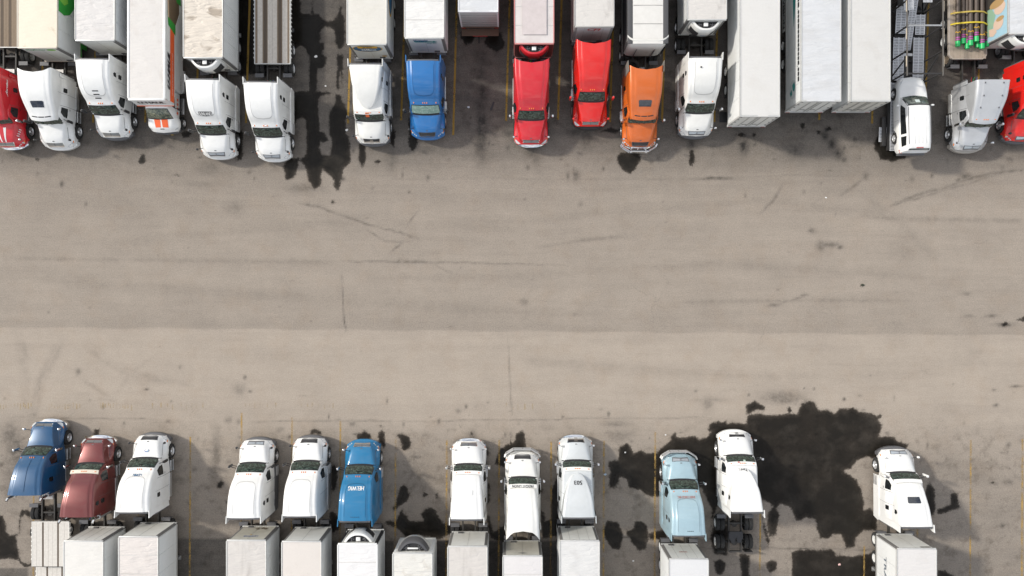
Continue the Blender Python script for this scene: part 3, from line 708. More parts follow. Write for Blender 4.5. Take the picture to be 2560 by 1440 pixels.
def sec(wb, ws, zs, wr, zr, r=.2, ridge=.05, cr=.03, zb=.95):
    return [(wb, zb, 0), (ws, zs, .12), (wr, zr, r), (wr * .76, zr + ridge * .25, .07), (wr * .66, zr + ridge, .07), (0, zr + ridge + cr, 0)]
def cap_sec(w, z0, zt, r=.14, ridge=.05):
    return [(w + .02, z0, 0), (w, zt - .16, .06), (w * .92, zt, r), (w * .70, zt + ridge * .3, .08), (w * .6, zt + ridge, .08), (0, zt + ridge + .02, 0)]

HOODS = {
    'aero': [(.04, [(.82, .60, 0), (.96, .88, .1), (.78, 1.02, .1), (.56, 1.10, .08), (.0, 1.14, 0)]),
             (.28, [(1.06, .60, 0), (1.12, 1.05, .12), (.86, 1.20, .1), (.60, 1.42, .1), (0, 1.47, 0)]),
             (.65, [(1.15, .60, 0), (1.19, 1.16, .14), (.93, 1.36, .1), (.70, 1.66, .12), (0, 1.73, 0)]),
             (1.15, [(1.17, .60, 0), (1.20, 1.22, .14), (1.02, 1.48, .1), (.82, 1.82, .14), (0, 1.89, 0)]),
             (1.62, [(1.16, .60, 0), (1.18, 1.30, .12), (1.09, 1.58, .1), (.95, 1.92, .14), (0, 1.98, 0)])],
    'round': [(.04, [(.80, .60, 0), (.92, .85, .2), (.74, 1.0, .2), (.50, 1.16, .12), (.0, 1.20, 0)]),
              (.28, [(1.04, .60, 0), (1.14, 1.0, .25), (.92, 1.18, .25), (.56, 1.46, .18), (0, 1.53, 0)]),
              (.65, [(1.14, .60, 0), (1.21, 1.10, .25), (1.0, 1.30, .25), (.66, 1.68, .2), (0, 1.77, 0)]),
              (1.15, [(1.16, .60, 0), (1.20, 1.16, .22), (1.06, 1.44, .2), (.80, 1.82, .2), (0, 1.91, 0)]),
              (1.62, [(1.15, .60, 0), (1.17, 1.26, .15), (1.10, 1.56, .12), (.94, 1.90, .16), (0, 1.98, 0)])],
    'kw': [(.06, [(.90, .62, 0), (1.0, .86, .1), (.80, .98, .06), (.58, 1.20, .05), (.0, 1.24, 0)]),
           (.30, [(1.10, .62, 0), (1.16, 1.0, .14), (.86, 1.10, .05), (.62, 1.50, .05), (0, 1.56, 0)]),
           (.75, [(1.14, .62, 0), (1.18, 1.10, .16), (.84, 1.22, .05), (.70, 1.70, .06), (0, 1.77, 0)]),
           (1.25, [(1.12, .62, 0), (1.15, 1.12, .14), (.92, 1.35, .06), (.82, 1.84, .07), (0, 1.91, 0)]),
           (1.74, [(1.08, .62, 0), (1.10, 1.30, .1), (1.02, 1.56, .08), (.92, 1.93, .08), (0, 1.99, 0)])],
}

def tractor(label, typ, paint_, fx, fy, rot=0, yaw=0.0, L=4.6, roofz=3.92, hood='aero', rear='strip', glass=None, grille='chrome', bumper=None, mirror=None, marks=AMBER, visor=None, skylight=False, skirt=None, tanks=True, bull=None,
            stacks=False, deck=False, wide=1.13, side_win=True, bunk_win=1, hoodmir=True, spikes=False, drive_rim=None, capmat=None, longf=8.3, extra=None, name='semi_truck', slits=False, group=None):
    X, Y = P(fx, fy, .8)
    t = thing(name, label, 'truck', (X, Y, 0), rot + yaw, group)
    glass = glass or GLASS; bumper = bumper or paint_; mirror = mirror or BLACK
    yw = 1.55 if hood != 'kw' else 1.70            # windshield foot at the pillars
    bow = .13
    low = typ in ('volvo', 'intl', 'col')          # low cab roof under a separate fairing
    def rearw(y, x): return {'concave': .32, 'arch': .62, 'strip': .0, 'flat': .0}[rear] * min(1, abs(x) / (wide * .97)) ** (2.2 if rear == 'concave' else 3) * sm(y, L - .8, L)
    def cabwarp(x, y, z): return (x, y - bow * (1 - min(1, (x / 1.1) ** 2)) * (1 - sm(y, yw, yw + .95)) + rearw(y, x) * (1 if z > 2.4 else .3), z)
    fr = .96 if typ != 'kw' else .88
    if low:
        st = [(yw, sec(1.09, 1.12, 1.35, 1.02, 1.93, .12, .03)), (yw + .40, sec(1.16, 1.17, 1.85, .96, 2.66, .15, .03)), (yw + .60, sec(1.18, 1.19, 1.9, .98, 2.76, .2, .02)),
              (3.0, sec(1.2, 1.2, 1.95, 1.0, 2.80, .2, .02)), (L, sec(1.2, 1.2, 2.0, 1.12, 2.84, .12, .02))]
    else:
        z1 = roofz
        st = [(yw, sec(1.09, 1.12, 1.35, 1.02, 1.93, .12, .03)), (yw + .42, sec(1.16, 1.17, 1.85, fr, 2.68, .16, .03)), (yw + .62, sec(1.18, 1.19, 1.9, fr + .01, 2.84, .22, .04)),
              ] + ([(2.75, sec(1.2, 1.2, 2.0, fr + .06, 2.84 + (z1 - 2.84) * .46, .16, .06)), (3.4, sec(1.2, 1.2, 2.1, fr + .13, 2.84 + (z1 - 2.84) * .76, .16, .07)),
              (4.05, sec(1.2, 1.2, 2.2, wide - .05, 2.84 + (z1 - 2.84) * .94, .14, .07)), (L, sec(1.2, 1.2, 2.2, wide, z1, .12, .06))] if typ == 'kw' else
              [(2.5, sec(1.2, 1.2, 2.0, fr + .06, 2.84 + (z1 - 2.84) * .40, .30, .05)), (3.0, sec(1.2, 1.2, 2.1, fr + .11, 2.84 + (z1 - 2.84) * .74, .30, .08)),
              (3.7, sec(1.2, 1.2, 2.2, wide - .045, 2.84 + (z1 - 2.84) * .95, .26, .09)), (L, sec(1.2, 1.2, 2.2, wide, z1, .18, .07))])
    openr = rear in ('concave', 'arch')
    cabm = MB().add(*loft(st, cap1=not openr, warp=cabwarp))
    body = [cabm]
    cab = cabm.obj('cab', paint_, t)
    roof_parent = cab
    if low:
        z1 = roofz
        if typ == 'volvo':
            y0 = yw + .16
            cs_ = [(y0, cap_sec(.84, 2.56, 2.80, .1, .02)), (y0 + .16, cap_sec(.90, 2.56, 2.93, .14, .03)), (y0 + .36, cap_sec(.93, 2.56, 3.04, .2, .03)), (2.6, cap_sec(1.0, 2.58, 3.42, .28, .04)), (3.2, cap_sec(1.07, 2.6, 3.72, .28, .05)), (3.9, cap_sec(1.10, 2.62, 3.88, .24, .04)), (L, cap_sec(wide, 2.62, z1, .14, .02))]
        elif typ == 'intl':
            cs_ = [(2.10, cap_sec(.05, 2.72, 2.90, .03, .0)), (2.22, cap_sec(.34, 2.72, 2.98, .08, .01)), (2.5, cap_sec(.56, 2.72, 3.16, .1, .02)), (3.0, cap_sec(.78, 2.72, 3.46, .12, .02)), (3.6, cap_sec(.94, 2.72, 3.70, .12, .02)), (4.3, cap_sec(1.03, 2.74, 3.84, .12, .02)), (L, cap_sec(wide - .03, 2.74, z1, .10, .02))]
        else:
            cs_ = [(2.08, cap_sec(.84, 2.66, 2.88, .06, .01)), (2.2, cap_sec(.89, 2.66, 3.0, .1, .02)), (2.8, cap_sec(.95, 2.66, 3.36, .18, .05)), (3.5, cap_sec(1.02, 2.68, 3.68, .18, .06)), (4.1, cap_sec(1.07, 2.7, 3.82, .16, .05)), (L, cap_sec(wide - .02, 2.7, z1, .12, .03))]
        bw2 = {'volvo': .20, 'intl': .0, 'col': .14}[typ]
        y00 = cs_[0][0]
        def capwarp(x, y, z): return (x, y - bw2 * (1 - min(1, (x / 1.0) ** 2)) * (1 - sm(y, y00, y00 + 1.0)) + rearw(y, x), z)
        capm = MB().add(*loft(cs_, cap1=not openr, warp=capwarp)); body.append(capm)
        roof_parent = capm.obj('roof_fairing', capmat or paint_, t)
    if openr:
        yr = L - (.55 if rear == 'arch' else .12)
        MB().box(-1.05, 1.05, yr, yr + .04, 1.0, (2.7 if low else roofz - .25)).obj('rear_wall', DARK, t, smooth=False)
    # hood
    nose = .20 if hood != 'kw' else .14; ax = 1.28
    yb = yw + (.06 if hood != 'kw' else .03)
    hst = [(y * (yb / HOODS[hood][-1][0]) if i else y, s) for i, (y, s) in enumerate(HOODS[hood])]
    def hoodwarp(x, y, z):
        y2 = y + nose * (x / 1.1) ** 2 * (1 - sm(y, 0, .9)) - bow * (1 - min(1, (x / 1.1) ** 2)) * sm(y, .9, yb)
        if abs(x) > .86:
            q = .60 ** 2 - (y2 - ax) ** 2
            if q > 0: z = max(z, .5 + math.sqrt(q))
        return (x, y2, z)
    hm = MB().add(*loft(hst, per=6, warp=hoodwarp)); body.append(hm)
    hd = hm.obj('hood', paint_, t, ang=30 if hood == 'kw' else 42)
    tree = bvh_of(body); htree = bvh_of([hm]); ctree = bvh_of([cabm])
    # windshield with its black surround
    arc = lambda y, u: cabwarp(u, y, 2.0)[1]
    ya, yz = yw + .03, yw + (.40 if typ != 'volvo' else .40)
    wa, wz = (.96, .87) if typ != 'kw' else (.90, .79)
    def band(y0, y1, w0, w1, n=10):
        lo = [(w0 * (2 * i / n - 1), arc(y0, w0 * (2 * i / n - 1))) for i in range(n + 1)]
        hi = [(w1 * (2 * i / n - 1), arc(y1, w1 * (2 * i / n - 1))) for i in range(n + 1)]
        return lo + hi[::-1]
    onto('windshield_surround', tree if typ != 'volvo' else ctree, 'top', band(ya - .075, yz + .03, wa + .035, wz + .045), BLACK, cab, off=.010)
    ws = onto('windshield', tree if typ != 'volvo' else ctree, 'top', band(ya + .03, yz, wa - .02, wz), glass, t, off=.018)
    if ws is not None:
        wp = MB()
        for s in (-1, 1):
            a = arc(ya, s * .5) + .02
            wp.tube([(s * .12, arc(ya, .12) + .0, 2.04), (s * .62, arc(ya, .62) + .08, 2.10)], .013, 4)
        wp.obj('wiper', BLACK, ws)
    # bumper, grille, lamps
    n = 12; bv, bf = [], []
    for i in range(n + 1):
        x = -1.14 + 2.28 * i / n; y = -.02 + .36 * (abs(x) / 1.14) ** 2.6
        for (dy, z) in ((.02, .34), (-.02, .42), (-.02, .68), (.06, .76), (.22, .78), (.22, .34)): bv.append((x, y + dy, z))
    bf = [(i * 6 + j, (i + 1) * 6 + j, (i + 1) * 6 + (j + 1) % 6, i * 6 + (j + 1) % 6) for i in range(n) for j in range(6)] + [tuple(range(6)), tuple(range(n * 6, n * 6 + 6))[::-1]]
    MB().add(bv, bf).obj('bumper', bumper, t)
    gw0, gw1, g0, g1 = (.46, .54, .02, .30)
    gy = lambda u, y: y + nose * (u / 1.1) ** 2 * .9
    gp = [(gw0 * k / 4, gy(gw0 * k / 4, g0)) for k in range(-4, 5)] + [(gw1 * k / 4, gy(gw1 * k / 4, g1)) for k in range(4, -5, -1)]
    gmat = {'chrome': CHROME, 'black': BLACK, 'body': plain('pale_grille', (.5, .55, .6), .25, metal=.5), 'slats': CHROME, 'slatsblack': BLACK}[grille]
    onto('grille_surround', htree, 'top', [(u * 1.09, y + (.022 if i > 8 else -.018)) for i, (u, y) in enumerate(gp)], CHROME if grille in ('slats', 'chrome') else paint_ if grille == 'slatsblack' else GREY, t, off=.008)
    g = onto('grille', htree, 'top', gp, {'slats': BLACK, 'chrome': plain('grille_mesh', (.30, .31, .32), .3, metal=.8)}.get(grille, gmat), t, off=.016)
    if g is not None:
        if grille in ('slats', 'slatsblack'):
            for k in range(-6, 7):
                u = k * .073; onto('grille_bar', htree, 'top', [(u - .014, g0 + .03), (u + .014, g0 + .03), (u * 1.08 + .014, g1 - .02), (u * 1.08 - .014, g1 - .02)], CHROME if grille == 'slats' else GREY, g, off=.026, step=.2)
        elif grille == 'black':
            for k in range(4):
                yy = g0 + .05 + k * .06; onto('grille_bar', htree, 'top', [(-.44, gy(.44, yy)), (0, yy), (.44, gy(.44, yy)), (.44, gy(.44, yy) + .018), (0, yy + .018), (-.44, gy(.44, yy) + .018)], GREY, g, off=.026)
        else:
            onto('grille_bar', htree, 'top', [(-.02, g0), (.02, g0), (.02, g1), (-.02, g1)], plain('grille_divider', (.15, .15, .16), .4), g, off=.026)
    for s in (-1, 1):
        onto('headlight', htree, 'top', [(s * u, y) for u, y in ((.70, .16), (.86, .16), (1.0, .24), (1.09, .44), (1.04, .46), (.90, .34))], LAMP, t, off=.012, step=.08)
        onto('turn_signal', htree, 'top', [(s * u, y) for u, y in ((1.06, .40), (1.105, .46), (1.12, .58), (1.07, .50))], AMBER, t, off=.014, step=.08)
        onto('hood_seam', htree, 'top', [(s * (.90 + .02 * k), .55 + .2 * k) for k in range(5)] + [(s * (.915 + .02 * k), .55 + .2 * k) for k in range(4, -1, -1)], GREY, hd, off=.004)
    onto('hood_latch', htree, 'top', rrect(-.07, .07, .40, .45, .02), GREY, hd, off=.006)
    if typ == 'aero':                              # raised roof panel outline, its crease shade painted as a darker line
        c = [(.70, L - .25), (.70, 3.2), (.68, 2.75), (.60, 2.52), (.42, 2.42), (.0, 2.38)]; c = c + [(-u, y) for u, y in c[-2::-1]]
        inn = [(u * .965, y + (.035 if y < 2.7 else 0)) for u, y in c]
        fc, uvp = [], []
        for i in range(len(c) - 1):
            for k in range(6):
                f0, f1 = k / 6, (k + 1) / 6
                for f in (f0, f1):
                    for arr in (c, inn): uvp.append((arr[i][0] + (arr[i + 1][0] - arr[i][0]) * f, arr[i][1] + (arr[i + 1][1] - arr[i][1]) * f))
                n4 = len(uvp) - 4; fc.append((n4, n4 + 2, n4 + 3, n4 + 1))
        pm = tuple(x * .62 for x in paint_.node_tree.nodes['Mix'].inputs['A'].default_value[:3])
        onto('roof_panel_seam', tree, 'top', uvp, plain('seam_' + paint_.name, pm, .4), cab, off=.006, faces=fc)
    # mirrors
    for s in (-1, 1):
        m = MB().box(s * 1.36, s * 1.50, yw - .02, yw + .14, 1.85, 2.55, .05).obj('mirror', mirror, t)
        MB().tube([(s * 1.06, yw + .22, 2.2), (s * 1.42, yw + .06, 2.42)], .025, 6).obj('mirror_arm', BLACK, m)
        MB().tube([(s * 1.08, yw + .18, 1.85), (s * 1.42, yw + .06, 1.95)], .022, 6).obj('mirror_arm', BLACK, m)
        MB().box(s * 1.375, s * 1.485, yw + .142, yw + .15, 1.9, 2.5).obj('mirror_glass', CHROME, m, smooth=False)
        if hoodmir:
            hz = 1.42
            k = MB().box(s * 1.10, s * 1.25, .42, .56, 1.62, 1.84, .05).obj('hood_mirror', mirror, t)
            MB().tube([(s * .94, .64, hz - .1), (s * 1.16, .50, 1.70)], .02, 6).obj('mirror_arm', BLACK, k)
    # windows, doors
    z0w, z1w = 1.98, 2.56
    for s, sd_ in ((1, 'right'), (-1, 'left')):
        if side_win:
            onto('side_window', ctree, sd_, [(yw + .34, z0w), (yw + .98, z0w - .02), (yw + .98, z1w - .05), (yw + .62, z1w), (yw + .40, z0w + .3)], GLASSB, t, off=.010)
        onto('door_seam', ctree, sd_, [(yw + 1.08, 1.0), (yw + 1.10, 1.0), (yw + 1.10, 2.7), (yw + 1.08, 2.7)], GREY, cab, off=.005)
        onto('door_handle', ctree, sd_, rrect(yw + .86, yw + .99, 1.72, 1.78, .02), BLACK, cab, off=.012)
        if bunk_win:
            zz = 2.75 if not low else 2.35
            onto('sleeper_window', ctree, sd_, rrect(L - .95, L - .66, zz - .32, zz + .05, .06), GLASSB, t, off=.010)
        if bunk_win == 2:
            rt = tree
            onto('sleeper_window', rt, sd_, [(L - .92, 3.05), (L - .66, 3.08), (L - .62, 3.25), (L - .74, 3.42), (L - .90, 3.32)], GLASSB, t, off=.012)
        onto('sleeper_seam', tree, sd_, [(yw + 1.9, 1.0), (yw + 1.915, 1.0), (yw + 1.915, 3.0), (yw + 1.9, 3.0)], GREY, cab, off=.004)
        onto('baggage_door', ctree, sd_, rrect(L - 1.0, L - .5, 1.1, 1.75, .05), paint_, cab, off=.014)
    # cab marker lamps
    if marks and visor is None and typ != 'intl':
        for u in (-.74, -.13, 0, .13, .74):
            yy = arc(yw + .53, u)
            if typ == 'volvo': continue
            p = cast(tree, 'top', [(u, yy)], 0)[0]
            if p is not None: put('marker_light', shared('marker', lambda: MB().box(-.028, .028, -.05, .05, -.03, .035, .015).mesh('marker_light')), marks, t, loc=p)
    if visor is not None or typ in ('intl',):
        vm = visor or paint_; nn = 10; vv = []
        for i in range(nn + 1):
            u = -.93 + 1.86 * i / nn; yy = arc(yw + .36, u)
            zb = 2.78 - .06 * (u / .93) ** 2
            vv += [(u, yy - .10, zb - .10), (u, yy - .09, zb - .06), (u, yy + .10, zb + .06), (u, yy + .16, zb + .0), (u, yy + .10, zb - .06)]
        ff = [(i * 5 + j, (i + 1) * 5 + j, (i + 1) * 5 + (j + 1) % 5, i * 5 + (j + 1) % 5) for i in range(nn) for j in range(5)] + [tuple(range(5)), tuple(range(nn * 5, nn * 5 + 5))[::-1]]
        vo = MB().add(vv, ff); body.append(vo); vo.obj('sun_visor', vm, t)
        tree = bvh_of(body)
        if marks and typ in ('col', 'intl', 'kw'):
            for u in (-.74, -.14, 0, .14, .74):
                p = cast(tree, 'top', [(u, arc(yw + .36, u) + .0)], 0)[0]
                if p is not None: put('marker_light', shared('marker2', lambda: MB().box(-.05, .05, -.025, .025, -.02, .03, .012).mesh('marker_light')), marks, t, loc=p)
    if skylight:
        ys = 2.32 if typ == 'volvo' else 2.72
        sp_ = [(-.42, ys + .02), (.42, ys + .02), (.47, ys + .36), (.40, ys + .40), (-.40, ys + .40), (-.47, ys + .36)]
        onto('skylight', tree, 'top', [(u * .92, y) for u, y in sp_], glassmat('skylight_glass', (.015, .02, .03), (.05, .06, .08), .6), t, off=.014)
    if slits:
        for u0, u1 in ((-.62, -.24), (-.19, .19), (.24, .62)):
            q = [(u0 + (u1 - u0) * k / 4, capwarp(u0 + (u1 - u0) * k / 4, yw + .36, 0)[1]) for k in range(5)]
            onto('air_slot', tree, 'top', q + [(u, y + .06) for u, y in q[::-1]], BLACK, roof_parent, off=.010)
    # rear edge of the roof and side extenders
    for s in (-1, 1):
        if rear == 'strip':
            vs = []; zz = [1.15, 2.0, 2.9, 3.4, roofz - .22, roofz + .0]; rows = 4
            for i in range(rows):
                yy = L - .10 + i * .13
                for j, z in enumerate(zz):
                    cut_ = max(0, (z - 3.3)) * .0
                    xx = (1.205 - .075 * sm(z, 2.4, roofz)) + .02 * i * (1 if z < 3.2 else .3)
                    vs.append((s * xx, yy + (.10 * sm(z, 3.0, 3.9) if i == rows - 1 else 0), z + (.03 if (j == 5 and i == rows - 1) else 0)))
            k = len(vs); vs += [(x - s * .05, y, z) for x, y, z in vs]; m_ = len(zz)
            fs = [(i * m_ + j, (i + 1) * m_ + j, (i + 1) * m_ + j + 1, i * m_ + j + 1) for i in range(rows - 1) for j in range(m_ - 1)]
            fs += [tuple(a + k for a in f[::-1]) for f in fs]
            edge = [i * m_ for i in range(rows)] + [(rows - 1) * m_ + j for j in range(1, m_)] + [i * m_ + m_ - 1 for i in range(rows - 2, -1, -1)]
            fs += [(a, b, b + k, a + k) for a, b in zip(edge[:-1], edge[1:])]
            ex = MB().add(vs, fs).obj('side_extender', paint_, t)
            MB().box(s * 1.20, s * 1.25, L + .295, L + .36, 1.2, 3.2, .01).obj('rubber_edge', GREY, ex)
        elif rear in ('concave', 'arch', 'flat') and not spikes:
            ex = MB().box(s * 1.16, s * 1.21, L - .05, L + .22, 1.2, 2.9, .02).obj('side_extender', paint_, t)
            MB().box(s * 1.165, s * 1.205, L + .222, L + .30, 1.25, 2.85, .01).obj('rubber_edge', GREY, ex)
        if spikes:
            ex = MB().add([(s * 1.13, L - .1, 1.2), (s * 1.17, L - .1, 1.2), (s * 1.2, L + .5, 1.2), (s * 1.24, L + .5, 1.2), (s * 1.12, L - .1, roofz), (s * 1.16, L - .1, roofz), (s * 1.16, L + .62, roofz - .05), (s * 1.19, L + .62, roofz - .05)],
                          [(0, 2, 6, 4), (1, 5, 7, 3), (4, 6, 7, 5), (2, 3, 7, 6), (0, 4, 5, 1)]).obj('side_extender', plain('smoky_panel', (.2, .19, .17), .4), t)
    if rear == 'strip':
        MB().box(-wide + .12, wide - .12, L - .02, L + .13, roofz - .18, roofz - .02, .03).obj('rear_trim', GREY, t)
    # chassis
    ch = MB()
    for s in (-1, 1): ch.box(s * .38, s * .47, .6, longf, .72, .98)
    for y in (2.0, 4.2, L + .5, 6.3, 7.2, longf - .05): ch.box(-.38, .38, y, y + .10, .74, .94)
    ch.box(-.95, .95, 1.2, 1.36, .45, .6).cyl((-.9, 6.45, .5), (.9, 6.45, .5), .10, 10).cyl((-.9, 7.72, .5), (.9, 7.72, .5), .10, 10)
    ch.cyl((0, 6.45, .5), (0, 6.45, .78), .2, 10).cyl((0, 7.72, .5), (0, 7.72, .78), .2, 10)
    ch.box(-.9, .9, .5, 4.2, .7, .9)
    ch.obj('chassis', DARK, t, smooth=False)
    fw = MB().prism([(-.45, 6.85), (.45, 6.85), (.48, 7.25), (.30, 7.62), (.10, 7.62), (.05, 7.25), (-.05, 7.25), (-.10, 7.62), (-.30, 7.62), (-.48, 7.25)], 'z', 1.10, 1.2)
    fw.box(-.5, .5, 6.95, 7.4, .98, 1.12).obj('fifth_wheel', plain('greasy_steel', (.05, .05, .052), .35, metal=.5), t, smooth=False)
    dk = MB().box(-.36, .36, L + .25, L + .95, 1.0, 1.04) if deck else MB().box(-.30, .40, L + .35, L + .8, 1.0, 1.03)
    dk.obj('deck_plate', ALU if deck else DARK, t, smooth=False)
    # air lines
    for k, (u, m_) in enumerate(((-.16, plain('red_hose', (.35, .02, .02), .5)), (.0, plain('green_hose', (.02, .2, .06), .5)), (.16, plain('blue_hose', (.02, .08, .30), .5)))):
        pts = [(u, L + .02, 2.0)] + [(u + .05 * math.sin(j * 1.3 + k), L + .10 + .16 * j, 1.7 - .12 * math.sin(j * math.pi / 4)) for j in range(1, 5)]
        MB().tube(pts, .018, 5).obj('air_line', m_, t)
    for s in (-1, 1):
        wheel(t, s * 1.06, ax, .5, .29)
        for y in (6.45, 7.72):
            wheel(t, s * 1.13, y, .5, .27, True, rim=drive_rim)
            wheel(t, s * .82, y, .5, .27, True, rim=drive_rim)
        MB().box(s * .66, s * 1.26, 5.80, 5.84, .55, 1.0).box(s * .66, s * 1.26, 5.72, 5.98, 1.0, 1.03).obj('quarter_fender', GREY, t, smooth=False)
        MB().box(s * .68, s * 1.24, longf + .02, longf + .04, .25, .95).obj('mud_flap', plain('mud_flap_rubber', (.03, .03, .03), .7), t, smooth=False)
        if skirt is not None:
            MB().prism([(yw + .35, .35), (L + .25, .40), (L + .38, 1.02), (L + .10, 1.16), (yw + .30, 1.12)], 'x', s * 1.19, s * 1.255).obj('side_skirt', skirt, t)
            st_ = MB()
            for z in (.45, .75): st_.box(s * 1.12, s * 1.31, yw + .38, yw + 1.02, z, z + .16, .02)
            st_.obj('step', ALU, t)
        elif tanks:
            MB().cyl((s * .93, yw + 1.15, .70), (s * .93, L - .2, .70), .30, 18).obj('fuel_tank', STEEL, t)
            st_ = MB()
            for k in range(2): st_.box(s * (1.06 + .0 * k), s * 1.27, yw + .30, yw + 1.05, .42 + .36 * k, .50 + .36 * k, .015)
            st_.box(s * 1.14, s * 1.24, yw + 1.15, L - .3, .95, 1.0, .01)
            st_.obj('step', STEEL, t)
        if stacks:
            x = s * 1.10
            MB().cyl((x, L - .55 + .75, 1.0), (x, L + .2, 3.5), .085, 12).tube([(x, L + .2, 3.5), (x, L + .24, 3.68), (x, L + .36, 3.80)], .085, 12).obj('exhaust_stack', CHROME, t)
            MB().cyl((x, L + .2, 1.6), (x, L + .2, 3.0), .125, 14).obj('heat_shield', STEEL, t)
    if bull is not None:
        bb = MB()
        for z in (.50, .82, 1.02):
            bb.tube([(-1.22, .30, z), (-1.12, .10, z), (-.62, -.20, z), (.62, -.20, z), (1.12, .10, z), (1.22, .30, z)], .055, 8)
        for u, y in ((-.62, -.20), (0, -.20), (.62, -.20), (-1.12, .10), (1.12, .10)): bb.tube([(u, y, .5), (u, y, 1.02)], .045, 6)
        for s in (-1, 1): bb.tube([(s * .5, -.18, .6), (s * .5, .12, .6)], .05, 6)
        bb.obj('bull_bar', bull, t)
        if bull is CHROME:
            MB().box(-.46, .46, -.24, -.215, .55, .98, .01).obj('bull_bar_plate', STEEL, t)
    if extra: extra(t, tree, roof_parent, L, hd, htree)
    return t

# ================================================================== trailers
TW = 1.295       # half width
def wrinkled_roof(length, half, seed, wr=.012, ny=60, nx=14, sag=.0):
    rg = np.random.RandomState(seed); ph = rg.rand(8) * 6.28; vs = []
    for j in range(ny + 1):
        y = .02 + (length - .04) * j / ny
        for i in range(nx + 1):
            x = -half + 2 * half * i / nx; e = 1 - (x / half) ** 2
            z = e * (.015 + wr * (math.sin(y * 5.1 + ph[0] + .8 * math.sin(x * 2 + ph[1])) * .5 + math.sin(y * 2.3 + ph[2] + x * .9) * .7 + math.sin(x * 5 + ph[3] + y * 1.7) * .35)) - sag * e * max(0, math.sin(y * 2.3 + ph[5]))
            vs.append((x, y, z))
    n = nx + 1
    fs = [(j * n + i, j * n + i + 1, (j + 1) * n + i + 1, (j + 1) * n + i) for j in range(ny) for i in range(nx)]
    return MB().add(vs, fs)

